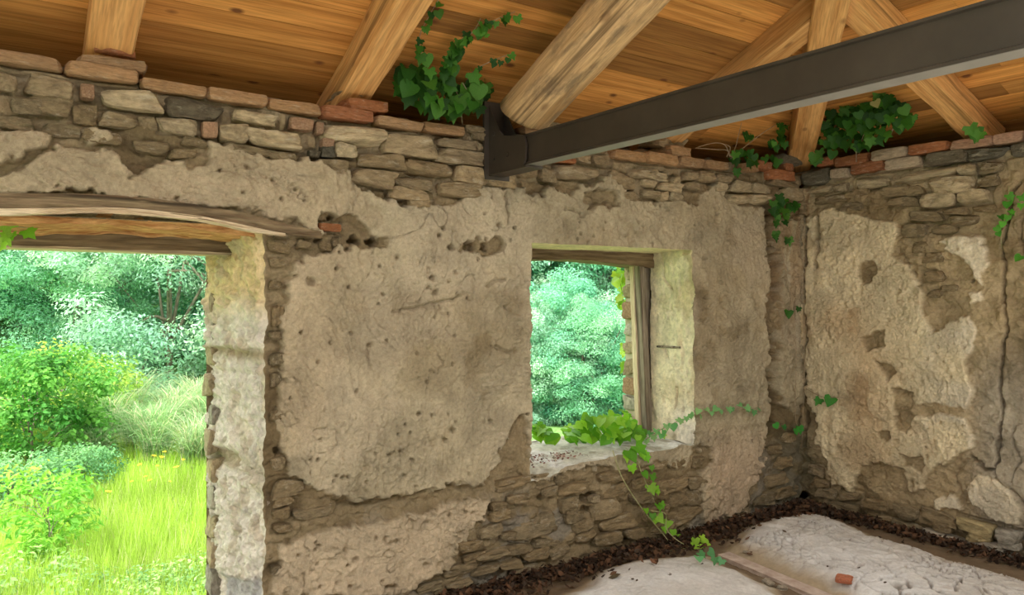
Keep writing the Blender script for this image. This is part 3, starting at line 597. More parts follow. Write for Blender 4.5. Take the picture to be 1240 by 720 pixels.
def put_stone(parent, centre, w_, d_, h_, kind, rz=0.0, tilt=None):
    br = 'brick' in kind or kind in ('red', 'pink')
    me = rs.choice(BMs if br else SM)
    o = bpy.data.objects.new('brick' if br else 'stone', me); C.objects.link(o)
    t = rs.uniform(-.035, .035) if tilt is None else tilt
    o.matrix_world = Matrix.Translation(centre) @ Matrix.Rotation(rz, 4, 'Z') @ Matrix.Rotation(t, 4, 'Y') @ Matrix.Diagonal((w_ / 2 * rs.choice((1, -1)), d_ / 2, h_ / 2, 1))
    k = rs.uniform(0.85, 1.15); c = KC[kind]; v = rs.uniform(-.02, .02)
    o.color = (c[0] * k + v * .5, c[1] * k, c[2] * k - v * .3, 1)
    o.parent = parent; o.matrix_parent_inverse = parent.matrix_basis.inverted(); return o
for (xc, yc, w_, h_, kind) in ST_B:
    a = on_y(xc - w_ / 2, yc); bb = on_y(xc + w_ / 2, yc); c = on_y(xc, yc); dep = (c[0] * VX + (c[1] + D) * VY)
    Hm = h_ / F * dep; Wm = bb[0] - a[0]; dpt = min(0.16, max(0.05, Hm * 1.4, Wm * .5))
    proud = {'mud': rs.uniform(-.002, .008) - .004}.get(kind, 0.012 + rs.uniform(-.006, .010))
    put_stone(M_wallobj, (c[0], -proud + dpt / 2, c[2]), Wm * (1.03 if kind in FLAT else 1.13), dpt, Hm * (1.12 if kind in FLAT else 1.28), kind)
for (xc, yc, w_, h_, kind) in ST_R:
    a = on_x(xc - w_ / 2, yc); bb = on_x(xc + w_ / 2, yc); c = on_x(xc, yc); dep = (c[0] * VX + (c[1] + D) * VY)
    Hm = h_ / F * dep; Wm = abs(bb[1] - a[1]); dpt = min(0.16, max(0.05, Hm * 1.4, Wm * .5))
    proud = {'mud': rs.uniform(-.002, .008) - .004}.get(kind, 0.012 + rs.uniform(-.006, .010))
    put_stone(WR, (XR + proud * -1 + dpt / 2, c[1], c[2]), Wm * (1.03 if kind in FLAT else 1.13), dpt, Hm * (1.12 if kind in FLAT else 1.28), kind, math.pi / 2)
# bricks and stones lying on the wall head under the rafter feet
for (xc, yc, w_, h_, kind, Y, dp) in ((138, 75, 88, 13, 'brick', -0.01, 0.22), (139, 61, 56, 9, 'red', 0.02, 0.2), (447, 127, 52, 14, 'red', 0.0, 0.2), (433, 114, 40, 9, 'stone', 0.06, 0.2), (826, 183, 26, 12, 'brick', 0.0, 0.2), (812, 172, 40, 16, 'stone', 0.06, 0.2), (668, 151, 30, 8, 'stone', -0.02, 0.16), (660, 160, 50, 8, 'brick', 0.0, 0.2)):
    a = on_y(xc - w_ / 2, yc, Y); bb = on_y(xc + w_ / 2, yc, Y); c = on_y(xc, yc, Y); dep = (c[0] * VX + (c[1] + D) * VY)
    put_stone(M_wallobj, (c[0], Y + dp / 2, c[2]), bb[0] - a[0], dp, h_ / F * dep * 1.1, kind)
# outer window jamb stones
for i in range(9):
    z = 0.58 + i * 0.125
    put_stone(M_wallobj, (3.505 + rs.uniform(-.008, .012), 0.485, z), 0.07, 0.13, 0.118, ['pale', 'grey', 'pink', 'stone'][i % 4])
for i in range(13):
    z = -0.02 + i * 0.13 
    put_stone(M_wallobj, (OX1 + 0.025 + rs.uniform(-.012, .01), YO - 0.045, z), 0.075, 0.11, 0.125, ['pale', 'grey', 'pale'][i % 3])

# ---------------------------------------------------------------- floor
FM1 = [on_z(*p)[:2] for p in ((560,760),(640,735),(690,712),(720,690),(760,676),(810,670),(862,672),(895,688),(945,714),(990,740),(1100,800),(900,900),(500,900))]
FM2 = [on_z(*p)[:2] for p in ((868,660),(885,642),(915,630),(955,621),(1000,624),(1060,645),(1140,672),(1240,700),(1330,730),(1400,800),(1200,820),(1040,735),(985,714),(920,684),(880,670))]
xf = line((-2.2, 1.4, 0.1), (1.4, XR + 0.04, 0.007)); yf = line((-9.0, -2.0, 0.15), (-2.0, 0.04, 0.007))
Xf, Yf = np.meshgrid(xf, yf, indexing='ij')
wxn = 0.05 * fbm(Xf * 4, Yf * 4, 3, 401); wyn = 0.05 * fbm(Xf * 4, Yf * 4, 3, 402)
d1 = sdf(FM1, Xf + wxn * .6, Yf + wyn * .6); d2 = sdf(FM2, Xf + wxn * .6, Yf + wyn * .6)
m1 = sstep(0.03, -0.16, d1); m2 = sstep(0.02, -0.18, d2)
hf = 0.005 * fbm(Xf * 6, Yf * 6, 4, 403) + 0.055 * m1 + 0.02 * sstep(0, -.6, d1) + 0.06 * m2 + 0.02 * sstep(0, -.6, d2) - 0.02 + 0.003 * fbm(Xf * 20, Yf * 20, 3, 404)
c1, c2, cid = worley(Xf * 9 + 5 * wxn * 3, Yf * 9 + 5 * wyn * 3, 41); e1, e2, eid = worley(Xf * 21 + 9 * wxn, Yf * 21 + 9 * wyn, 42)
crk = sstep(0.14, 0.02, c2 - c1) * sstep(-0.15, 0.25, fbm(Xf * 3, Yf * 3, 3, 405)) ; crk2 = sstep(0.16, 0.02, e2 - e1) * sstep(0.1, 0.5, fbm(Xf * 4, Yf * 4, 3, 406))
inn = np.maximum(m2 * sstep(-0.05, -0.2, d2), 0.15 * m1 * sstep(-0.05, -0.2, d1))
curl = sstep(0.30, 0.08, c2 - c1) * (vn(Xf * 3, Yf * 3, 47) > .45)
hf = hf + inn * (0.010 * curl + 0.010 * (cid - .5) - 0.032 * crk - 0.018 * crk2)
cF = np.broadcast_to(np.array((0.19, 0.135, 0.085)), Xf.shape + (3,))
cF = lerp3(cF, np.array((0.38, 0.30, 0.20)), np.maximum(sstep(0.02, -0.05, d1), sstep(0.02, -0.05, d2)))
lime = np.maximum(sstep(-0.04, -0.16, d1 + wxn * 1.2), sstep(-0.05, -0.20, d2 + wyn * 1.2)); lime = np.where((Xf < 1.5) | (Yf < -1.9), 1.0, lime)
cF = lerp3(cF, np.array((0.70, 0.69, 0.675)), lime * (0.8 + 0.2 * fbm(Xf * 2.5, Yf * 2.5, 3, 407)))
cF = lerp3(cF, np.array((0.22, 0.17, 0.12)), inn * 0.7 * np.maximum(crk, crk2))
vF = np.stack([Xf, Yf, hf], -1).reshape(-1, 3)
fo = link('floor', mesh('floor', vF, grid_faces(len(xf), len(yf)), True, cF.reshape(-1, 3)), M_floor); tag(fo, 'pale crusted lime floor swelling into two low mounds', None, None, 'structure')
def fz(x, y):
    i = int(np.clip(np.searchsorted(xf, x), 0, len(xf) - 1)); j = int(np.clip(np.searchsorted(yf, y), 0, len(yf) - 1)); return float(hf[i, j])
b = MB(); b.box(-2.7, XO, -9.0, 0.54, -2.2, -0.13); tag(b.build('foundation', M_outer), 'masonry base below the floor', None, None, 'structure')

# ---------------------------------------------------------------- roof boards
ceil = empty('ceiling', (0, 0, ZR)); tag(ceil, 'sloping roof lined with varnished pine boards', None, None, 'structure')
def board(origin, ex, ey, x0a, x1a, x0b, x1b, wd, th=0.022, ch=0.009):
    """board in its own frame: x along, y across (0..wd), z up; ends may be slanted"""
    ez = ex.cross(ey); prof = [(0.0014, th), (0.0014, ch * 1.2), (ch * .7, 0), (wd - ch * .7, 0), (wd - 0.0014, ch * 1.2), (wd - 0.0014, th)]
    def xx(y, a, b_): return a + (b_ - a) * y / wd
    v = [(xx(y, x0a, x0b), y, z) for y, z in prof] + [(xx(y, x1a, x1b), y, z) for y, z in prof]; n = 6
    f = [tuple(range(n))[::-1], tuple(range(n, 2 * n))] + [(i, (i + 1) % n, n + (i + 1) % n, n + i) for i in range(n)]
    mw = Matrix((ex, ey, ez)).transposed().to_4x4(); mw.translation = origin
    f = [q[::-1] for q in f]
    return link('board', mesh('board', v, f, False), M_board, ceil, mw)
rb = random.Random(12)
BW = 0.135
HK = TH / TM                           # plan slope of the hip
def hipx(y): return XR + y / HK        # x of the hip line for a given y (y<0 inside)
cm = math.sqrt(1 + TM * TM)
def side(sign):                        # main roof side towards the back wall (+1) or the other eave (-1)
    y = 0.80; k = 0
    while y > -2.6:
        y2 = y - BW / cm
        Y = lambda q: q if sign > 0 else -6.4 - q
        ex = Vector((1, 0, 0)) if sign > 0 else Vector((-1, 0, 0))
        ey = Vector((0, -sign, TM)).normalized()
        xl = -2.75; xa, xb = hipx(y), hipx(y2)
        org = Vector((0, Y(y), ZR - TM * y))
        cuts = [xl]; p = xl + rb.uniform(1.0, 3.2)
        while p < min(xa, xb) - 0.7: cuts.append(p); p += rb.uniform(2.0, 3.6)
        for i, c0 in enumerate(cuts):
            last = i == len(cuts) - 1; e_a = xa if last else cuts[i + 1] - .001; e_b = xb if last else cuts[i + 1] - .001
            if sign > 0: board(org, ex, ey, c0, e_a, c0, e_b, BW)
            else: board(org, ex, ey, -e_a, -c0, -e_b, -c0, BW)
        y = y2; k += 1
side(1)  # rear slope omitted and this one cut short to let sky light in
ch_ = math.sqrt(1 + TH * TH); x = XR + 0.80
while x > hipx(-2.5):
    x2 = x - BW / ch_
    ya, yb = (x - XR) * HK, (x2 - XR) * HK            # y on the hip near the back wall
    ex = Vector((0, 1, 0)); ey = Vector((-1, 0, TH)).normalized()
    org = Vector((x, 0, ZR - TH * (x - XR)))
    lo = -2.65
    cuts = [None]; p = rb.uniform(-3.4, -1.2)
    mid = p if (lo < p - .4 and p < yb - .4) else None
    if mid is None: board(org, ex, ey, lo, ya, lo, yb, BW)
    else: board(org, ex, ey, lo, mid - .001, lo, mid - .001, BW); board(org, ex, ey, mid, ya, mid, yb, BW)
    x = x2
# solid deck added above the boards to stop light leaking through
rd = MB(); e = 0.028; O = 0.82
A1 = (-2.8, O, ZR - TM * O + e); A2 = (hipx(O), O, ZR - TM * O + e); R1 = (-2.8, -2.68, ZR + TM * 2.68 + e); R2 = (hipx(-2.68), -2.68, ZR + TM * 2.68 + e); B2 = (hipx(O), -2.68, A2[2])
up = lambda p: (p[0], p[1], p[2] + 0.06)
pts = [A1, A2, R1, R2, B2]; rd.add(pts + [up(p) for p in pts], [(0, 1, 3, 2), (1, 4, 3), (5, 7, 8, 6), (6, 8, 9), (0, 5, 6, 1), (1, 6, 9, 4), (0, 2, 7, 5), (2, 3, 8, 7), (3, 4, 9, 8)])
rd.build('roof_light_seal', M_roof, ceil)

# ---------------------------------------------------------------- rafters
def timber(name, p0, p1, w_, h_, mat, label, round_=0.25, rough=0.006, n=16, seg=26, seed=0, bow=0.0, roll=0.0, ends=None, upv=Vector((0, 0, 1))):
    """timber along local x from p0 to p1; section is a superellipse; the top touches p0-p1"""
    p0 = Vector(p0); p1 = Vector(p1); ex = (p1 - p0).normalized(); ey = upv.cross(ex).normalized(); ez = ex.cross(ey); Ln = (p1 - p0).length
    v = []; f = []
    if round_ >= 0.9: prof = [(math.cos(2 * math.pi * k / n), math.sin(2 * math.pi * k / n)) for k in range(n)]
    else:                                  # squared timber with eased edges
        rc = round_ * 0.5; prof = []
        for cx, cy, a0 in ((1, 1, 0), (-1, 1, 90), (-1, -1, 180), (1, -1, 270)):
            for da in (0, 45, 90): q = math.radians(a0 + da); prof.append((cx * (1 - rc) + rc * math.cos(q), cy * (1 - rc) + rc * math.sin(q)))
            nx_ = {(1, 1): (0, 1), (-1, 1): (-1, 0), (-1, -1): (0, -1), (1, -1): (1, 0)}[(cx, cy)]; prof.append((float(nx_[0]), float(nx_[1])))
    n = len(prof)
    for i in range(seg + 1):
        t = i / seg; xx = t * Ln
        for k, (py_, pz_) in enumerate(prof):
            d_ = 1 + (rough / (w_ / 2)) * float(fbm(np.array([xx * 2.2 + seed]), np.array([k * 0.9]), 3, seed)[0])
            v.append((xx, py_ * w_ / 2 * d_ + bow * math.sin(math.pi * t), pz_ * h_ / 2 * d_ - h_ / 2))
    for i in range(seg):
        for k in range(n):
            f.append((i*n+k, (i+1)*n+k, (i+1)*n+(k+1)%n, i*n+(k+1)%n))
    f.append(tuple(range(n))); f.append(tuple(seg*n+k for k in range(n))[::-1])
    if ends:
        for k in range(n): v[k] = (v[k][0] + ends * (v[k][2] + h_ / 2), v[k][1], v[k][2])
    mw = Matrix((ex, ey, ez)).transposed().to_4x4(); mw.translation = p0
    f = [q[::-1] for q in f]
    o = link(name, mesh(name, v, f, True), mat, None, mw)
    me = o.data
    for p in me.polygons[-2:]: p.use_smooth = False
    if round_ < 0.9: me.set_sharp_from_angle(angle=math.radians(32))
    return tag(o, label, 'rafter')
def mr(x, y): return (x, y, ZR - TM * y - 0.002)
def hr(x, y): return (x, y, ZR + TH * (XR - x) - 0.002)
timber('rafter', mr(0.37, 0.42), mr(0.37, -2.55), 0.155, 0.165, M_rafter, 'pine rafter above the doorway, resting on a stack of two bricks', 0.42, seed=3)
timber('rafter', mr(1.38, 0.42), mr(1.38, -2.55), 0.155, 0.17, M_rafter, 'split pine rafter beside the thick ivy, resting on one red brick', 0.36, seed=9)
lg = timber('log_rafter', (2.19, -0.065, 2.46), (2.19, -2.6, 2.46 + TM * 2.535), 0.255, 0.26, M_log, 'thick round peeled log rafter sitting in the steel shoe', 1.0, 0.008, 24, 40, 5, ends=-0.45)
timber('rafter', mr(2.37, 0.4), mr(2.37, -2.55), 0.09, 0.11, M_rafter, 'thin pine rafter tucked behind the round log', 0.3, seed=15)
timber('jack_rafter', mr(3.45, 0.40), mr(3.45, -0.93), 0.145, 0.15, M_rafter, 'short pine jack rafter from the window wall to the hip beam', 0.3, seed=21)
timber('jack_rafter', hr(XR + 0.35, -1.08), hr(3.36, -1.08), 0.14, 0.15, M_rafter, 'short pine jack rafter from the cracked wall to the hip beam', 0.3, seed=25)
timber('jack_rafter', hr(XR + 0.35, -2.35), hr(1.95, -2.35), 0.14, 0.15, M_rafter, 'long pine jack rafter over the open end of the cracked wall', 0.3, seed=27)
timber('hip_rafter', (hipx(0.36), 0.36, ZR - TM * 0.36 + 0.01), (hipx(-2.55), -2.55, ZR + TM * 2.55 + 0.01), 0.165, 0.22, M_rafter, 'stout pine hip rafter rising from the corner of the walls', 0.3, seed=31)
timber('rafter', mr(-0.7, 0.42), mr(-0.7, -2.55), 0.17, 0.165, M_rafter, 'pine rafter over the far side of the doorway', 0.4, seed=33)
timber('purlin', (-2.6, -2.62, ZR + TM * 2.62 - .16), (1.7, -2.62, ZR + TM * 2.62 - .16), 0.18, 0.22, M_rafter, 'pine purlin carrying the upper ends of the rafters', 0.3, seed=37)

# ---------------------------------------------------------------- steel tie beam
SB = empty('steel_beam', (2.10, -0.05, 2.05)); tag(SB, 'dark brown steel tie beam crossing under the rafters to a shoe on the wall', 'beam')
BX, BZ0, BZ1, fw, ft = 2.10, 2.055, 2.198, 0.078, 0.009
b = MB(); b.prism([(BX-fw/2,BZ1),(BX+fw/2,BZ1),(BX+fw/2,BZ1-ft),(BX+.004,BZ1-ft-.004),(BX+.004,BZ0+ft+.004),(BX+fw/2,BZ0+ft),(BX+fw/2,BZ0),(BX-fw/2,BZ0),(BX-fw/2,BZ0+ft),(BX-.030,BZ0+ft+.004),(BX-.030,BZ1-ft-.004),(BX-fw/2,BZ1-ft)], 'y', -0.25, -4.75)
b.build('beam', M_steel, SB)
b = MB(); b.box(BX - fw/2 + .001, BX + fw/2 - .001, -4.74, -0.27, BZ0 - 0.0015, BZ0 - 0.0002); b.build('pale_flange', M_palesteel, SB)  # flange underside covered in a paler grey than the rest of the beam
gus = [(0.03,2.40),(-0.005,2.405),(-0.045,2.33),(-0.10,2.25),(-0.135,2.222),(-0.20,2.205),(-0.27,2.203),(-0.315,2.19),(-0.33,2.15),(-0.325,2.08),(-0.31,2.05),(0.03,2.05)]
for xx in (BX - fw/2 - 0.011, BX + fw/2 + 0.001):
    b = MB(); b.prism(gus, 'x', xx, xx + 0.010); b.build('gusset_plate', M_steel, SB)
b = MB(); b.box(BX - 0.075, BX + 0.075, -0.012, 0.006, 2.02, 2.41); b.build('wall_plate', M_steel, SB)
b = MB(); b.box(BX - 0.05, BX + 0.05, -0.33, 0.0, 2.04, 2.052); b.build('seat_plate', M_steel, SB)
b = MB()
for (y_, z_) in ((-0.06, 2.12), (-0.18, 2.12), (-0.06, 2.24)): b.tube([(BX - fw/2 - 0.018, y_, z_), (BX - fw/2 - .008, y_, z_)], 0.011, n=6)
b.build('bolt', M_steel, SB)

# ---------------------------------------------------------------- door lintels, window lintel and frame
def arch_beam(name, X, top_, bot_, y0, y1, mat, parent=None, rough=0.004, seed=1, drop=0.0, nx=46, ny=8):
    """bent beam given by the curves of its top and underside"""
    xs_ = np.linspace(X[0], X[-1], nx); zt = np.interp(xs_, X, top_); zb = np.interp(xs_, X, bot_)
    k = np.ones(7) / 7; zt = np.convolve(np.pad(zt, 3, 'edge'), k, 'valid'); zb = np.convolve(np.pad(zb, 3, 'edge'), k, 'valid')
    ring = [(0, t) for t in np.linspace(1, 0, 6)] + [(t, 0) for t in np.linspace(0, 1, ny)[1:]] + [(1, t) for t in np.linspace(0, 1, 4)[1:]] + [(0.5, 1)]
    v = []; f = []; n = len(ring)
    for i, x_ in enumerate(xs_):
        for (a, t) in ring:
            nz = rough * float(fbm(np.array([x_ * 7.0]), np.array([a * 9 + t * 3.1]), 4, seed)[0])
            ny_ = rough * 1.2 * float(fbm(np.array([x_ * 5.0]), np.array([t * 9 + 7]), 4, seed + 3)[0])
            v.append((x_, y0 + (y1 - y0) * a + (ny_ if a == 0 else 0), zb[i] + (zt[i] - zb[i]) * t + (nz if t == 0 else 0) - drop * a * (1 - t)))
    for i in range(nx - 1):
        for k_ in range(n): f.append((i*n+k_, (i+1)*n+k_, (i+1)*n+(k_+1)%n, i*n+(k_+1)%n))
    f.append(tuple(range(n))[::-1]); f.append(tuple((nx-1)*n+k_ for k_ in range(n)))
    return link(name, mesh(name, v, f, False), mat, parent)
LT = empty('door_lintel', (0.2, 0, 1.7)); tag(LT, 'bent weathered oak lintel with a split pale underside over the doorway', 'lintel')
Xl = [-0.6, 0.0, 0.40, 0.74, 0.95, 1.18]
arch_beam('beam', Xl, [1.77, 1.805, 1.828, 1.80, 1.765, 1.715], [1.715, 1.735, 1.768, 1.745, 1.705, 1.690], -0.022, 0.10, M_oldwood, LT, 0.007, 3)
arch_beam('split_edge', Xl[:-1] + [1.02], [1.728, 1.748, 1.781, 1.757, 1.716, 1.70], [1.708, 1.727, 1.761, 1.738, 1.698, 1.690], -0.028, 0.05, M_palewood, LT, 0.005, 5)
arch_beam('rotten_core', Xl[:-1] + [1.0], [1.80, 1.80, 1.80, 1.80, 1.78, 1.76], [1.690, 1.702, 1.728, 1.715, 1.690, 1.685], 0.04, 0.33, M_rot, LT, 0.013, 8, 0.02, 60, 12)
L2 = empty('outer_lintel', (0.2, 0.4, 1.6)); tag(L2, 'dark squared timber lintel on the outer side of the doorway', 'lintel')
arch_beam('beam', [-0.55, 0.2, 1.0], [1.80, 1.80, 1.78], [1.637, 1.640, 1.632], 0.33, 0.53, M_oldwood, L2, 0.004, 12)
arch_beam('pale_edge', [-0.50, 0.2, 0.98], [1.652, 1.655, 1.647], [1.628, 1.631, 1.622], 0.335, 0.525, M_palewood, L2, 0.002, 15)
L3 = empty('window_lintel', (2.9, 0.4, 1.6)); tag(L3, 'dark arched timber lintel on the outer side of the window', 'lintel')
arch_beam('beam', [2.30, 2.6, 2.9, 3.2, 3.57], [1.71] * 5, [1.632, 1.645, 1.645, 1.634, 1.605], 0.33, 0.53, M_oldwood, L3, 0.005, 17)
WF = empty('window_frame', (3.53, 0.38, 0.54)); tag(WF, 'leaning grey weathered timber post left of the old window frame', 'window frame')
def post(name, p0, p1, w_, d_, mat, par, seed):
    o = timber(name, p0, p1, w_, d_, mat, None, 0.2, 0.004, 12, 18, seed, upv=Vector((0, -1, 0)))
    del o['category']; o.parent = par; o.matrix_parent_inverse = par.matrix_basis.inverted(); return o
post('post', (3.525, 0.345, 0.545), (3.455, 0.345, 1.64), 0.05, 0.06, M_frame, WF, 4)
post('stop_bead', (3.495, 0.395, 0.545), (3.435, 0.395, 1.63), 0.028, 0.035, M_palewood, WF, 6)
WF['label'] = 'leaning grey weathered timber post of the old window frame'
b = MB(); b.tube([(3.55, 0.10, 1.105), (3.545, 0.30, 1.10)], 0.009, 0.007); tag(b.build('iron_peg', M_frame), 'thin peg sticking out of the window reveal', 'peg')

# ---------------------------------------------------------------- ivy
def leaf_mesh(seed, lob):
    rg = random.Random(seed)
    if lob == 5: pts = [(0, 0.12), (0.30, 0.30), (0.50, 0.12), (0.36, -0.06), (0.46, -0.30), (0.20, -0.34), (0, -0.72), (-0.20, -0.34), (-0.46, -0.30), (-0.36, -0.06), (-0.50, 0.12), (-0.30, 0.30)]
    else: pts = [(0, 0.16), (0.26, 0.30), (0.46, 0.16), (0.45, -0.08), (0.28, -0.36), (0, -0.66), (-0.28, -0.36), (-0.45, -0.08), (-0.46, 0.16), (-0.26, 0.30)]
    v = [(0, -0.05, 0.0)]; 
    for x, y in pts:
        x *= rg.uniform(.9, 1.1); y *= rg.uniform(.93, 1.07); v.append((x, y, 0.22 * abs(x) - 0.16 * y * y + rg.uniform(-.03, .03)))
    n = len(pts); f = [(0, 1 + (i + 1) % n, 1 + i) for i in range(n)]
    v += [(0, .14, -.01), (0.015, 0.42, -.10), (-0.015, 0.42, -.10)]; f.append((n + 1, n + 3, n + 2))
    me = mesh('leaf', v, f, True); me.materials.append(M_ivy); return me
LM = [leaf_mesh(i, 5 if i < 4 else 3) for i in range(7)]
rl = random.Random(21)
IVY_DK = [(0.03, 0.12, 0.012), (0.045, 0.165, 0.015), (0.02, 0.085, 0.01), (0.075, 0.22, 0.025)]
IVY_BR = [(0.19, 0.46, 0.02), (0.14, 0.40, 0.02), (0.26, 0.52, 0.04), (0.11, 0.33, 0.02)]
def leaf(par, p, size, pal, nrm=(0, -1, 0.5), jit=0.5, tipd=(0, 0, -1), name='leaf'):
    n_ = Vector(nrm).normalized() + Vector((rl.uniform(-1, 1), rl.uniform(-1, 1), rl.uniform(-1, 1))) * jit; n_.normalize()
    t_ = Vector(tipd) + Vector((rl.uniform(-1, 1), rl.uniform(-1, 1), rl.uniform(-1, 1))) * 0.5
    ey = -(t_ - n_ * t_.dot(n_)).normalized(); ex = ey.cross(n_)
    mw = Matrix((ex, ey, n_)).transposed().to_4x4() @ Matrix.Scale(size * rl.uniform(.75, 1.2), 4); mw.translation = Vector(p)
    o = bpy.data.objects.new(name, rl.choice(LM)); C.objects.link(o); o.matrix_world = mw
    c = rl.choice(pal); k = rl.uniform(.8, 1.2); o.color = (c[0] * k, c[1] * k, c[2] * k, 1)
    o.parent = par; o.matrix_parent_inverse = par.matrix_basis.inverted(); return o
def stems(par, lists, r=0.003, mat=None):
    for l in lists:
        b = MB(); b.tube(bez(l, 6), r, r * .5); b.build('stem', mat or M_twig, par, True)
def blob(pts):                          # points of the photo scattered over several blobs: (x, y, rx, ry, count)
    out = []
    for x, y, a, b_, n in pts:
        for _ in range(n):
            q = rl.uniform(0, 2 * math.pi); r = math.sqrt(rl.random()); out.append((x + a * r * math.cos(q), y + b_ * r * math.sin(q)))
    return out
# ivy on the wall head between the split rafter and the log
IA = empty('ivy_plant', on_y(545, 138, 0.05)); tag(IA, 'lush dark green ivy on the wall head between split rafter and round log', 'ivy')
for x, y in blob([(505, 105, 26, 24, 26), (545, 118, 34, 20, 34), (565, 130, 20, 12, 12), (495, 92, 14, 20, 8), (580, 104, 10, 18, 8)]):
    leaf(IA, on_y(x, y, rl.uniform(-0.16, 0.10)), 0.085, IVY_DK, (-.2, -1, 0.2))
for pl_, n_ in (([(520, 95), (512, 70), (508, 45), (518, 22), (532, -2)], 14), ([(545, 100), (540, 75), (556, 50), (575, 38), (600, 24), (624, 14)], 32), ([(560, 105), (575, 85), (600, 72), (622, 64)], 10), ([(540, 90), (550, 65), (575, 35), (582, 22)], 10)):
    ps = [on_roof(x, y, 0.05 + 0.10 * max(0, (y - 10) / 100)) for x, y in pl_]
    stems(IA, [ps], 0.003)
    cv = bez(ps, 8)
    for i in range(n_):
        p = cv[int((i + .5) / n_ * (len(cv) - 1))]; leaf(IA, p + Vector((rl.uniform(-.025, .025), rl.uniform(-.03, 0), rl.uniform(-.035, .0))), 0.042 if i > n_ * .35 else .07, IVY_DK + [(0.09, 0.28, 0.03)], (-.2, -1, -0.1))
stems(IA, [[on_y(520, 142, 0.05), on_y(522, 120, 0.0), on_y(515, 95, -0.05)], [on_y(560, 150, 0.05), on_y(556, 120, -0.02), on_y(545, 95, -.1)], [on_y(575, 128, -.05), on_y(566, 110, -.08), on_y(560, 100, -.1)]], 0.004)
# ivy behind the steel beam, right of the hip rafter
IB = empty('ivy_plant', on_x(1045, 185, XR)); tag(IB, 'bushy dark ivy on the wall head between hip rafter and jack rafter', 'ivy')
for x, y in blob([(1040, 150, 42, 26, 80), (1075, 135, 24, 16, 26), (1005, 170, 18, 16, 16), (1098, 148, 10, 14, 8), (990, 190, 6, 10, 4), (1058, 120, 22, 10, 12), (1182, 158, 9, 6, 4)]):
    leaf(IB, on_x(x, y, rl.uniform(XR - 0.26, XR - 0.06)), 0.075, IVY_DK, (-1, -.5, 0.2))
stems(IB, [[on_x(1040, 188, XR), on_x(1045, 165, XR - .1), on_x(1060, 140, XR - .15)], [on_x(1037, 196, XR - .02), on_x(1036, 175, XR - .06), on_x(1030, 150, XR - .1)], [on_x(1078, 165, XR - .05), on_x(1082, 150, XR - .1), on_x(1075, 140, XR - .12)]], 0.0035)
b = Vector(on_x(1060, 124, XR - 0.27)); o = leaf(IB, b, 0.075, [(0.40, 0.40, 0.16)], (-1, -.5, .2), .2)
# ivy with bare twigs left of the hip rafter
IC = empty('ivy_plant', on_y(900, 198, 0.05)); tag(IC, 'straggling ivy with bare twigs on the wall head left of the hip rafter', 'ivy')
for x, y in blob([(910, 190, 26, 8, 22), (945, 155, 8, 16, 12), (940, 172, 12, 8, 8), (905, 163, 10, 5, 4), (978, 146, 3, 5, 2), (893, 205, 5, 4, 2), (938, 198, 6, 5, 4)]):
    leaf(IC, on_y(x, y, rl.uniform(-0.12, 0.05)), 0.06, IVY_DK, (-.4, -1, .2))
stems(IC, [[on_y(885, 192, 0), on_y(890, 180, 0), on_y(894, 165, -.02), on_y(898, 148, -.05)], [on_y(885, 192, 0), on_y(905, 175, -.02), on_y(925, 160, -.05), on_y(945, 148, -.08)], [on_y(884, 190, 0), on_y(878, 176, 0), on_y(865, 173, -.02), on_y(845, 178, -.02)],
           [on_y(886, 190, 0), on_y(880, 182, 0), on_y(868, 181, -.02), on_y(842, 179, -.02)], [on_y(880, 190, 0), on_y(884, 178, -.03), on_y(872, 173, -.04)]], 0.0035, M_twig)
# ivy hanging down the corner
ID = empty('ivy_plant', on_y(946, 285, -.01)); tag(ID, 'dark ivy trailing down the cracked corner of the two walls', 'ivy')
for x, y in blob([(944, 255, 11, 18, 26), (958, 248, 8, 7, 6), (938, 285, 5, 4, 3), (956, 289, 5, 3, 2)]):
    leaf(ID, on_y(x, y, rl.uniform(-0.09, -0.02)), 0.062, IVY_DK, (-.5, -1, .2), .4)
for x, y in ((955, 378), (967, 373)): leaf(ID, on_y(x, y, -0.03), 0.06, IVY_DK, (-.4, -1, .2), .2)
for x, y in ((939, 514), (949, 516), (964, 520), (968, 518)): leaf(ID, on_y(x, y, -0.05), 0.06, [(0.05, 0.30, 0.04), (0.03, 0.18, .03)], (-.4, -1, .2), .3)
for x, y in ((992, 484), (1006, 483)): leaf(ID, on_x(x, y, XR - 0.03), 0.075, [(0.04, 0.22, 0.02)], (-1, -.6, .2), .15)
stems(ID, [[on_y(940, 232, -.01), on_y(946, 300, -.02), on_y(958, 360, -.02), on_y(964, 420, -.02), on_y(963, 500, -.02), on_y(968, 520, -.02)], [on_x(976, 470, XR - .02), on_x(990, 478, XR - .03), on_x(1005, 481, XR - .03), on_x(1040, 480, XR - .02)],
           [on_x(974, 270, XR - .02), on_x(972, 360, XR - .02), on_x(974, 440, XR - .02), on_x(971, 540, XR - .02)]], 0.003)
# strand over the crack of the right wall
IE = empty('ivy_plant', on_x(1222, 300, XR)); tag(IE, 'thin strand of small green ivy leaves along the long wall crack', 'ivy')
for x, y in ((1222, 237), (1220, 246), (1212, 262), (1220, 262), (1207, 276), (1214, 270), (1209, 282), (1238, 238), (1237, 248), (1235, 311), (1224, 256)):
    leaf(IE, on_x(x, y, XR - 0.03), 0.05, [(0.10, 0.36, 0.03), (0.07, 0.28, .03)], (-1, -.4, .2), .4)
stems(IE, [[on_x(1222, 225, XR - .015), on_x(1220, 250, XR - .02), on_x(1212, 275, XR - .02), on_x(1213, 300, XR - .015)]], 0.0025, M_gstem)
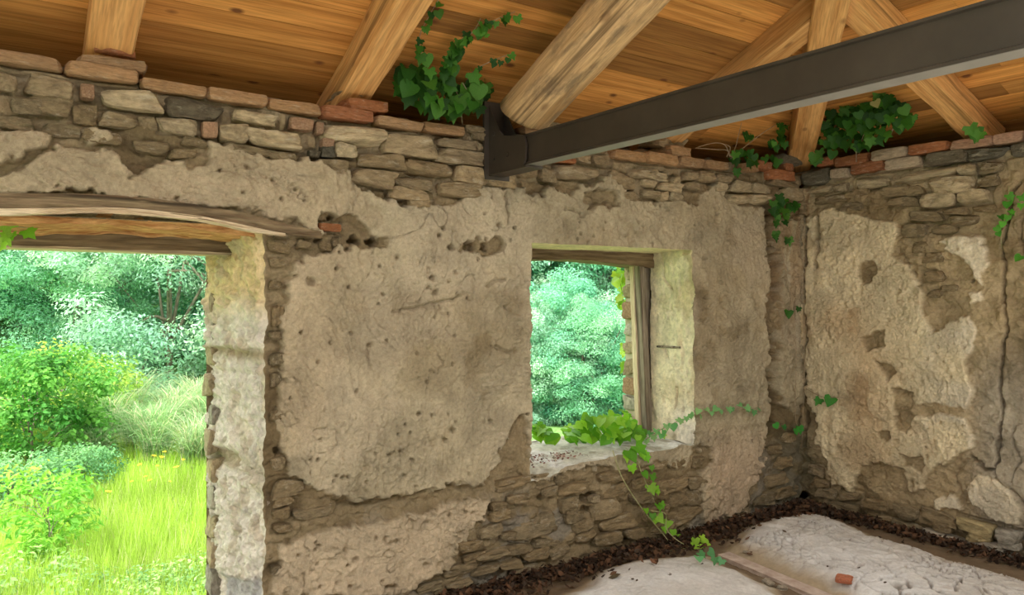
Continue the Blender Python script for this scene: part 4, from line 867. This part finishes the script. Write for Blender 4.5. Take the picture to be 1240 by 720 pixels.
# ivy on the window sill with its runners
IF = empty('ivy_plant', on_y(740, 530, 0.35)); tag(IF, 'bright green ivy spreading over the window sill with runners down to the floor', 'ivy')
def sillp(x, y, Y): 
    p = on_y(x, y, Y); p[2] = max(p[2], 0.55); return p
for x, y in blob([(730, 518, 42, 14, 62), (760, 527, 26, 12, 26), (700, 525, 18, 8, 12), (745, 508, 16, 8, 12)]):
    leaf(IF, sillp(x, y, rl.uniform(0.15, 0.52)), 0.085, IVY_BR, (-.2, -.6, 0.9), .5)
for x, y in blob([(655, 524, 11, 7, 8), (668, 526, 5, 6, 3)]): leaf(IF, sillp(x, y, rl.uniform(0.4, 0.5)), 0.10, IVY_BR, (-.2, -.6, .9), .4)
for x, y in blob([(757, 505, 5, 14, 8), (772, 533, 8, 6, 6), (805, 534, 8, 3, 6), (825, 533, 6, 2, 3)]): leaf(IF, sillp(x, y, rl.uniform(0.12, 0.4)), 0.055, IVY_BR, (-.3, -.6, .8), .5)
main = [on_y(742, 545, 0.02), on_y(752, 575, -0.035), on_y(768, 602, -0.05), on_y(785, 625, -0.06), on_y(802, 645, -0.09), on_y(815, 660, -0.12), on_y(830, 664, -.2)]
run2 = [on_y(770, 548, 0.0), on_y(776, 570, -0.05), on_y(785, 590, -0.055), on_y(792, 605, -.05)]
run3 = [on_y(788, 618, -0.06), on_y(806, 622, -.06), on_y(807, 640, -.09), on_y(822, 655, -.15), on_y(842, 664, -.22), on_y(868, 672, -.3)]
run4 = [on_y(782, 532, 0.15), on_y(800, 520, 0.03), on_y(825, 508, -.02), on_y(850, 500, -.03), on_y(880, 494, -.03), on_y(912, 497, -.025), on_y(925, 499, -.015)]
stems(IF, [main, run2, run3], 0.0035, M_gstem); stems(IF, [run4], 0.003)
for x, y, s in ((772, 541, .10), (763, 548, .085), (758, 552, .08), (778, 548, .06), (782, 552, .055), (765, 565, .06), (789, 565, .05), (780, 573, .055), (790, 576, .06), (788, 589, .075), (794, 590, .055), (796, 594, .045), (797, 612, .06), (801, 610, .05), (798, 626, .065), (793, 630, .04), (809, 632, .065), (804, 639, .045), (782, 617, .045), (790, 623, .045), (815, 643, .045), (820, 648, .045), (829, 654, .04)):
    leaf(IF, on_y(x, y, -0.06 if y > 556 else -0.03), s, IVY_BR, (-.3, -1, .6), .35)
for x, y, s in ((842, 654, .06), (850, 650, .065), (853, 656, .06), (845, 662, .06), (856, 660, .055), (840, 658, .05)): leaf(IF, on_y(x, y, -0.22), s, [(0.42, 0.70, 0.06), (0.34, 0.62, .05)], (-.3, -1, .6), .3)
for x, y, s in ((848, 670, .06), (860, 668, .06), (866, 676, .06), (874, 678, .06), (846, 675, .05)): leaf(IF, on_z(x, y, 0.09), s, [(0.13, 0.36, 0.16), (0.09, 0.28, .10)], (-.3, -.8, .9), .4)
for i in range(26):
    cv = bez(run4, 8); p = cv[int((i + .5) / 26 * (len(cv) - 6))]
    leaf(IF, p + Vector((0, -.02 * rl.random(), rl.uniform(-.02, .03))), 0.045 if i > 9 else 0.055, [(0.18, 0.42, 0.16), (0.26, 0.48, .20), (0.12, 0.34, .12)], (-.3, -1, .5), .5)
# ivy on the outer edge of the window and the sprig at the door lintel
IG = empty('ivy_plant', (3.46, 0.60, 1.1)); tag(IG, 'yellow green ivy leaves on the outer edge of the window', 'ivy')
for x, y in blob([(751, 335, 9, 14, 14), (754, 360, 6, 14, 8), (756, 425, 2, 10, 4), (757, 445, 2, 8, 3)]): leaf(IG, on_y(x, y, rl.uniform(0.58, 0.72)), 0.075, [(0.45, 0.62, 0.08), (0.35, 0.58, .06), (0.25, 0.50, .05)], (-.8, -.4, .5), .5)
stems(IG, [[on_y(762, 520, 0.57), on_y(759, 440, .60), on_y(757, 380, .62), on_y(750, 335, .64)]], 0.004)
IH = empty('ivy_plant', (0.0, 0.10, 1.69)); tag(IH, 'small sprig of light green ivy hanging from the door lintel', 'ivy')
for x, y, s in ((6, 268, .07), (4, 284, .09), (14, 284, .06), (34, 280, .085), (0, 296, .06), (-10, 276, .09), (-14, 290, .08)): leaf(IH, on_y(x, y, 0.16 + rl.uniform(-.03, .03)), s, [(0.30, 0.55, 0.06), (0.22, 0.48, .05)], (-.2, -1, .3), .4)
stems(IH, [[on_y(-20, 262, .15), on_y(6, 272, .15), on_y(34, 276, .15)], [on_y(-14, 264, .15), on_y(0, 285, .15), on_y(0, 300, .15)]], 0.003, M_gstem)

# ---------------------------------------------------------------- dry leaves
def dry_verts(rg, p, s, flatten=0.5):
    n_ = Vector((rg.uniform(-1, 1), rg.uniform(-1, 1), rg.uniform(.2, 1) / max(flatten, .05))).normalized(); a = n_.orthogonal().normalized(); a.rotate(Matrix.Rotation(rg.uniform(0, 6.28), 3, n_)); b_ = n_.cross(a)
    cu = rg.uniform(.1, .5) * s
    return [Vector(p) + a * x * s + b_ * y * s + n_ * cu * z for x, y, z in ((-.6, 0, .6), (-.2, .3, .2), (.25, .28, .1), (.65, 0, .5), (.25, -.28, .6), (-.2, -.3, .5), (0, 0, 0))], [(6, i, (i + 1) % 6) for i in range(6)]
DC = [(0.055, 0.032, 0.02), (0.09, 0.05, 0.03), (0.04, 0.026, 0.018), (0.14, 0.075, 0.042), (0.07, 0.048, 0.034)]
rg = random.Random(5); b = MB()
for _ in range(4200):
    if rg.random() < 0.62:
        x_ = rg.uniform(1.7, XR - .02); y_ = -abs(rg.gauss(0, 0.12)) - .005
    else:
        y_ = -rg.uniform(0, 1) ** 1.6 * 1.9; x_ = XR - abs(rg.gauss(0, 0.075)) - .005
    v, f = dry_verts(rg, (x_, y_, fz(x_, y_) + rg.uniform(.0, .035)), rg.uniform(.018, .042), .6); b.add(v, f, rg.choice(DC))
o = b.build('leaf_litter', M_dry); tag(o, 'dark brown dead leaves heaped along the foot of the walls', 'leaf litter', None, 'stuff')
b = MB()
for _ in range(170):
    x_ = rg.uniform(2.33, 2.75); y_ = rg.uniform(0.04, 0.22); v, f = dry_verts(rg, (x_, y_, 0.535 + rg.uniform(0, .01) - 0.03 * max(0, (2.5 - x_) / .18) * max(0, (0.08 - y_) / .08)), rg.uniform(.008, .02), .5); b.add(v, f, rg.choice([(0.22, 0.10, 0.08), (0.30, 0.15, 0.12), (0.14, 0.09, .07), (0.45, 0.38, .3)]))
o = b.build('sill_debris', M_dry); tag(o, 'crumbled reddish dead leaf bits on the window sill', 'debris', None, 'stuff')
def dry(pos, s, col, label, group=None, cat='dry leaf', name='dry_leaf', sd_=0):
    r_ = random.Random(sd_); v, f = dry_verts(r_, (0, 0, 0), s, .3); v2, f2 = dry_verts(r_, (s * .35, s * .1, s * .12), s * .7, .5)
    mb = MB(); mb.add(v, f); mb.add(v2, f2); mn = min(p[2] for p in mb.v)
    o = mb.build(name, M_dryo); o.location = (pos[0], pos[1], pos[2] - mn + .001); o.color = (*col, 1); return tag(o, label, cat, group)
def fl_(x, y):
    p = on_z(x, y, 0.04); p = on_z(x, y, fz(p[0], p[1])); p[2] = fz(p[0], p[1]); return p
dry(fl_(745, 700), 0.055, (0.11, 0.085, 0.05), 'dark curled dead leaf on the floor mound under the window', sd_=1)
dry(fl_(791, 685), 0.045, (0.30, 0.15, 0.09), 'reddish brown curled dead leaf below the trailing ivy', sd_=2)
dry(fl_(908, 678), 0.04, (0.12, 0.06, 0.035), 'dark brown dead leaf beside the pink batten', sd_=3)
dry(fl_(950, 644), 0.025, (0.12, 0.09, 0.06), 'tiny dead leaf on the mound near the wall corner', sd_=4)
for i, (x, y) in enumerate(((766, 702), (771, 703), (811, 697), (850, 683), (762, 690), (737, 691), (1002, 686), (1040, 694), (1072, 706), (895, 662), (884, 664), (1107, 688))):
    dry(fl_(x, y), 0.016 if i != 2 else .022, (0.09, 0.065, 0.045), 'small dark crumb of dead leaf on the pale floor', 'dark crumbs scattered on the floor', 'debris', 'leaf_crumb', 10 + i)
# batten between the mounds, tile shard
pa, pb = fl_(876, 673), fl_(992, 722); pa = Vector(pa); pb = Vector(pb)
o = timber('timber_batten', pa + Vector((0, 0, 0.022)), pb + (pb - pa) * .3 + Vector((0, 0, 0.022)), 0.085, 0.035, M_pink, None, 0.25, 0.004, 10, 16, 51); tag(o, 'dusty pink timber batten lying in the hollow between the floor mounds', 'batten')
for i, (x, y, s) in enumerate(((912, 689, .05), (930, 702, .06), (948, 711, .05), (940, 700, .04), (905, 676, .035))):
    p = fl_(x, y); me = SM[i % len(SM)]; o = bpy.data.objects.new('rubble_chip', me); C.objects.link(o); o.location = (p[0], p[1], p[2] + s * .15); o.scale = (s * .6, s * .35, s * .2); o.rotation_euler = (0, 0, i * 1.3); o.color = (0.55, 0.47, 0.36, 1)
    tag(o, 'pale rubble chip lying along the pink batten', 'rubble', 'rubble chips along the batten')
p = fl_(1022, 717); o = bpy.data.objects.new('tile_shard', BMs[1]); C.objects.link(o); o.location = (p[0], p[1], p[2] + .012); o.scale = (.055, .035, .014); o.rotation_euler = (0, .1, .5); o.color = (0.62, 0.22, 0.12, 1); tag(o, 'orange terracotta tile shard on the cracked floor mound', 'tile shard')

# ---------------------------------------------------------------- outside
def gz(x, y):
    dd = np.hypot(x, y + D) ; z = -1.6 + 0.12 * fbm(np.asarray(x) * .25, np.asarray(y) * .25, 3, 501)
    z = z + 0.30 * np.maximum(0, dd - 25) * (np.asarray(y) > 0) * sstep(-1, 6, np.asarray(y))
    return z + 1.35 * sstep(-4.5, -7.5, np.asarray(y))
gx = line((-60, -6, 2), (-6, 12, .4), (12, 80, 2)); gy = line((-40, 0, 1.5), (0, 20, .4), (20, 90, 2))
GX, GY = np.meshgrid(gx, gy, indexing='ij'); GZ = gz(GX, GY)
GZ = np.where((GX > -2.9) & (GX < XO + .2) & (GY > -9.2) & (GY < .6), -2.3, GZ)
o = link('ground', mesh('ground', np.stack([GX, GY, GZ], -1).reshape(-1, 3), grid_faces(len(gx), len(gy))), M_ground); tag(o, 'green meadow rising to a wooded hillside', None, None, 'structure')

def leaves_np(P, N, size, asp, cols, rng):
    """quads at P facing N"""
    n = len(P); N = N / np.linalg.norm(N, axis=1, keepdims=True); r = rng.normal(size=(n, 3)); a = np.cross(N, r); a /= np.linalg.norm(a, axis=1, keepdims=True); b_ = np.cross(N, a)
    s = (size * rng.uniform(.6, 1.3, n))[:, None]
    V = np.stack([P - a * s, P - b_ * s * asp + N * s * .15, P + a * s, P + b_ * s * asp + N * s * .15], 1).reshape(-1, 3)
    return V, np.arange(4 * n).reshape(n, 4), np.repeat(cols, 4, axis=0)
def crown(seed, h, r, z0, n, leaf_s, base, vary, nclump=60, asp=.45, spread=.16, droop=0.0):
    rng = np.random.default_rng(seed); d = rng.normal(size=(nclump, 3)); d /= np.linalg.norm(d, axis=1, keepdims=True)
    rad = rng.uniform(.35, 1, nclump) ** .6; cc = d * rad[:, None] * np.array((r, r, (h - z0) / 2)); cc[:, 2] += (h + z0) / 2
    k = rng.integers(0, nclump, n); g = rng.normal(size=(n, 3)); rr = r * spread * 2 * rng.uniform(.7, 1.4, nclump)[k]
    off = g / np.linalg.norm(g, axis=1, keepdims=True) * (rng.uniform(0, 1, n) ** .4 * rr)[:, None] * np.array((1, 1, .65))
    P = cc[k] + off; P[:, 2] -= droop * np.hypot(off[:, 0], off[:, 1])
    N_ = off * 1.2 + rng.normal(size=(n, 3)) * .35 * rr.mean() + np.array((0, 0, .7)) * rr.mean()
    tone = rng.uniform(-1, 1, nclump)[k]; f = np.array(base)[None] * (1 + vary * .5 * tone[:, None] + vary * .5 * rng.uniform(-1, 1, n)[:, None]); f[:, 0] *= (1 + .35 * vary * tone)
    return leaves_np(P, N_, leaf_s, asp, np.clip(f, 0.01, .95), rng), cc
def make_plant(seed, h, r, z0, n, ls, base, vary, trunk_r, **kw):
    (V, Fq, Cc), cc = crown(seed, h, r, z0, n, ls, base, vary, **kw)
    fm = mesh('foliage', V, Fq, False, Cc); fm.materials.append(M_fol)
    b = MB(); top_ = Vector((0, 0, z0 + (h - z0) * .55)); b.tube(bez([(0, 0, -.3), (.05 * r, 0, z0 * .6), top_], 4), trunk_r, trunk_r * .35, 7)
    rr = random.Random(seed)
    for c in rr.sample(list(cc), min(14, len(cc))):
        zb = z0 * .7 + rr.random() * (top_.z - z0 * .7); b.tube(bez([(0, 0, zb), (c[0] * .45, c[1] * .45, (zb + c[2]) / 2 + .1 * r), tuple(c)], 3), trunk_r * .35, trunk_r * .1, 5)
    tm = mesh('trunk', b.v, b.f, True); tm.materials.append(M_bark); return fm, tm
def place(name, proto, x, depth, label, cat, group=None, s=1.0, rz=0.0, sink=0.0):
    p = at(x, depth); z = float(gz(p[0], p[1])) - sink
    o = empty(name, (p[0], p[1], z)); o.rotation_euler = (0, 0, rz); o.scale = (s, s, s)
    for nm, me in zip(('foliage', 'trunk'), proto):
        c = bpy.data.objects.new(nm, me); C.objects.link(c); c.parent = o
    return tag(o, label, cat, group)
T_ac = make_plant(1, 9.0, 3.4, -0.3, 60000, 0.064, (0.25, 0.53, 0.34), .5, .16, nclump=150, asp=.35, spread=.11, droop=.35)
T_sil = make_plant(2, 8.0, 3.2, -0.3, 60000, 0.062, (0.34, 0.56, 0.43), .45, .15, nclump=160, asp=.4, spread=.10)
T_dk = make_plant(3, 8.5, 3.4, -0.3, 60000, 0.064, (0.18, 0.48, 0.32), .5, .16, nclump=140, asp=.5, spread=.11)
T_yl = make_plant(4, 7.5, 3.0, -0.3, 50000, 0.064, (0.38, 0.62, 0.25), .4, .14, nclump=130, asp=.5, spread=.12)
TP = [T_ac, T_sil, T_dk, T_yl]
rt = random.Random(8)
for x, d_, k, *sc in ((20, 26, 0), (95, 24, 0), (150, 31, 3), (205, 23, 1), (260, 28, 2), (-50, 25, 2), (60, 36, 2), (180, 39, 0), (120, 47, 3), (10, 48, 1), (240, 46, 1),
                 (640, 25, 1), (692, 27, 1), (742, 33, 0), (800, 27, 2), (664, 35, 2), (715, 40, 3), (610, 31, 0), (690, 50, 0), (745, 52, 2), (650, 52, 3), (780, 44, 3), (650, 23, 1), (715, 22.5, 2), (765, 23, 0), (640, 17.6, 1, .42), (672, 18.2, 2, .45), (705, 17.4, 0, .4), (742, 18.4, 1, .45), (780, 17.8, 2, .42), (610, 18.2, 0, .42), (575, 17.8, 1, .44), (540, 18.4, 2, .42), (820, 18.2, 0, .44), (860, 18.0, 1, .42), (580, 24, 2), (520, 25, 1), (840, 24, 1),
                 (330, 29, 0), (400, 35, 3), (470, 29, 1), (540, 36, 0), (-150, 30, 0), (-240, 34, 1), (870, 31, 1), (960, 35, 0)):
    kd = ['feathery mid green', 'silvery green', 'dark blue green', 'yellow green'][k]
    if sc: nm, lb, gp = 'young_tree', kd + ' young tree standing low in the meadow outside the window', kd + ' young trees'
    elif d_ < 30: nm, lb, gp = 'tree', kd + ' leafy tree where the meadow meets the hillside', kd + ' trees at the meadow edge'
    else: nm, lb, gp = 'tree', kd + ' leafy tree higher up on the hillside', kd + ' trees up the hillside'
    place(nm, TP[k], x, d_, lb, 'tree', gp, sc[0] if sc else rt.uniform(.85, 1.15), rt.uniform(0, 6.28), .3)
# bushes, reeds, grass, sapling
BU = make_plant(11, 2.25, 1.25, 0.1, 9000, 0.045, (0.10, 0.30, 0.05), .6, .04, nclump=70, asp=.6, spread=.15)
place('bush', BU, 35, 12.6, 'dense dark green bush beyond the doorway', 'bush', None, 1.0, 0.4, .1)
BU2 = make_plant(12, 1.9, 1.2, 0.1, 7000, 0.05, (0.26, 0.42, 0.07), .5, .04, nclump=60, asp=.5, spread=.15)
place('bush', BU2, 75, 15.0, 'yellow green bush behind the dense dark bush', 'bush', None, 1.05, 1.0, .1)
BU3 = make_plant(13, 1.25, 1.0, 0.05, 6000, 0.04, (0.16, 0.36, 0.15), .5, .03, nclump=50, asp=.5, spread=.16)
place('bush', BU3, 15, 10.2, 'low pale green bush in front of the dense dark bush', 'bush', None, .85, 2.0, .1)
place('bush', BU3, 100, 11.6, 'low pale green bush beside the tall arching grass', 'bush', None, .62, 3.0, .1)
def reed_mesh(seed, n, h, spread_, base):
    rng = np.random.default_rng(seed); V = []; Fc = []; Cc = []
    for i in range(n):
        az = rng.uniform(0, 6.28); le = h * rng.uniform(.6, 1.15); out = spread_ * rng.uniform(.3, 1.2); w_ = rng.uniform(.007, .013); bx_, by_ = rng.normal(0, .1, 2)
        dx, dy = math.cos(az), math.sin(az); px_, py_ = -dy, dx; n0 = len(V); c = np.array(base) * rng.uniform(.65, 1.35); 
        if rng.random() < .15: c = np.array((0.62, 0.60, 0.42)) * rng.uniform(.7, 1.1)
        for k in range(6):
            t = k / 5; rr_ = out * t ** 1.8; z = le * (t - .42 * t ** 3); ww = w_ * (1 - t * .85)
            for s in (-1, 1): V.append((bx_ + dx * rr_ + px_ * ww * s, by_ + dy * rr_ + py_ * ww * s, z)); Cc.append(c)
        for k in range(5): a = n0 + 2 * k; Fc.append((a, a + 1, a + 3, a + 2))
    me = mesh('blades', V, Fc, False, np.clip(np.array(Cc), .01, .95)); me.materials.append(M_fol); return me
RM = [reed_mesh(21, 420, 1.75, .95, (0.20, 0.36, 0.15)), reed_mesh(22, 420, 1.6, 1.05, (0.28, 0.42, 0.22))]
for i, (x, d_, s) in enumerate(((190, 12.8, .95), (236, 12.4, .9), (135, 14.4, 1.0), (212, 15.6, 1.05), (165, 13.6, .85), (118, 12.8, .7), (255, 14.0, 1.0), (90, 14.0, .8), (160, 16.5, 1.1), (240, 17.0, 1.1), (275, 12.4, .9), (300, 14, 1))):
    p = at(x, d_); o = bpy.data.objects.new('tall_grass_clump', RM[i % 2]); C.objects.link(o); o.location = (p[0], p[1], float(gz(p[0], p[1])) - .05); o.rotation_euler = (0, 0, i * 1.1); o.scale = (s, s, s)
    tag(o, ('clump of tall arching green grass at the meadow edge', 'clump of tall arching pale silvery grass at the meadow edge')[i % 2], 'grass clump', ('green tall grass clumps', 'pale tall grass clumps')[i % 2])
rng = np.random.default_rng(31)
n = 60000; xx = rng.uniform(-40, 300, n); dd = 5.5 + 11 * rng.uniform(0, 1, n) ** 1.3
tt = (xx - PX) / F; Xg = (VX + tt * RX) * dd; Yg2 = -D + (VY + tt * RY) * dd; k = Yg2 > 0.9; Xg, Yg2, dd = Xg[k], Yg2[k], dd[k]; n = len(Xg)
Zg2 = gz(Xg, Yg2); hh = rng.uniform(.16, .42, n) * (1 + .5 * fbm(Xg * .8, Yg2 * .8, 3, 61)); ww = rng.uniform(.004, .009, n); az = rng.uniform(0, 6.28, n); ln = rng.uniform(.05, .22, n); a2 = rng.uniform(0, 6.28, n)
B0 = np.stack([Xg - np.cos(az) * ww, Yg2 - np.sin(az) * ww, Zg2], 1); B1_ = np.stack([Xg + np.cos(az) * ww, Yg2 + np.sin(az) * ww, Zg2], 1)
Tp = np.stack([Xg + np.cos(a2) * ln, Yg2 + np.sin(a2) * ln, Zg2 + hh], 1)
V = np.stack([B0, B1_, Tp], 1).reshape(-1, 3); tone = fbm(Xg * .6, Yg2 * .6, 3, 62)
gc = np.array((0.33, 0.50, 0.075))[None] * (1 + .25 * tone[:, None] + .25 * rng.uniform(-1, 1, n)[:, None]); gc = np.where((rng.random(n) < .08)[:, None], np.array((0.50, 0.50, .27))[None], gc)
o = link('meadow_grass', mesh('meadow_grass', V, np.arange(3 * n).reshape(n, 3), False, np.repeat(np.clip(gc, .01, .95), 3, axis=0)), M_fol); tag(o, 'bright yellow green meadow grass outside the doorway', 'grass', None, 'stuff')
def flower_parts():
    b = MB(); b.tube([(0, 0, 0), (.02, 0, .35), (0, .01, .62)], .005, .003); sm = mesh('stem', b.v, b.f, True); sm.materials.append(M_gstem)
    b = MB()
    for i in range(7):
        q = i * 2.4; r_ = .012 * i ** .7; c = Vector((r_ * math.cos(q), .01 + r_ * math.sin(q), .62 + .01 * (i % 3)))
        for k in range(5):
            e_ = k * 1.256; b.add([c, c + Vector((math.cos(e_ - .4), math.sin(e_ - .4), .25)) * .02, c + Vector((math.cos(e_), math.sin(e_), .3)) * .03, c + Vector((math.cos(e_ + .4), math.sin(e_ + .4), .25)) * .02], [(0, 1, 2, 3)])
    hm = mesh('flower_head', b.v, b.f, False); hm.materials.append(M_yellow); return sm, hm
fs_, fh_ = flower_parts()
for i, (x, d_) in enumerate(((176, 11.2), (182, 10.9), (170, 11.4), (196, 11.6), (205, 11.0), (190, 11.5), (199, 12.0), (214, 11.2), (160, 11.0), (222, 11.8), (186, 11.8), (130, 10.0))):
    p = at(x, d_); o = empty('wildflower', (p[0], p[1], float(gz(p[0], p[1])))); o.rotation_euler = (0, 0, i); s = .5 + .08 * (i % 4); o.scale = (s, s, s)
    for nm, me in (('stem', fs_), ('flower_head', fh_)): c = bpy.data.objects.new(nm, me); C.objects.link(c); c.parent = o
    tag(o, 'yellow wildflower standing in the meadow grass', 'flower', 'yellow wildflowers in the meadow')
SA = make_plant(41, 1.35, 0.55, 0.15, 1500, 0.05, (0.20, 0.46, 0.06), .4, .012, nclump=34, asp=.38, spread=.2, droop=.3)
place('sapling', SA, 58, 8.2, 'bright green leafy sapling growing near the doorway', 'sapling', None, 1.0, .5)
LP = make_plant(42, 0.6, 0.7, 0.02, 1600, 0.035, (0.24, 0.42, 0.15), .5, .01, nclump=34, asp=.5, spread=.2)
for i, (x, d_, s) in enumerate(((215, 7.2, .8), (245, 7.6, .7), (170, 7.2, .7), (110, 7.0, .75), (20, 7.3, .9))):
    place('low_shrub', LP, x, d_, 'low leafy weed patch at the foot of the outer wall', 'shrub', 'low weeds outside the doorway', s, i * 1.7, .05)
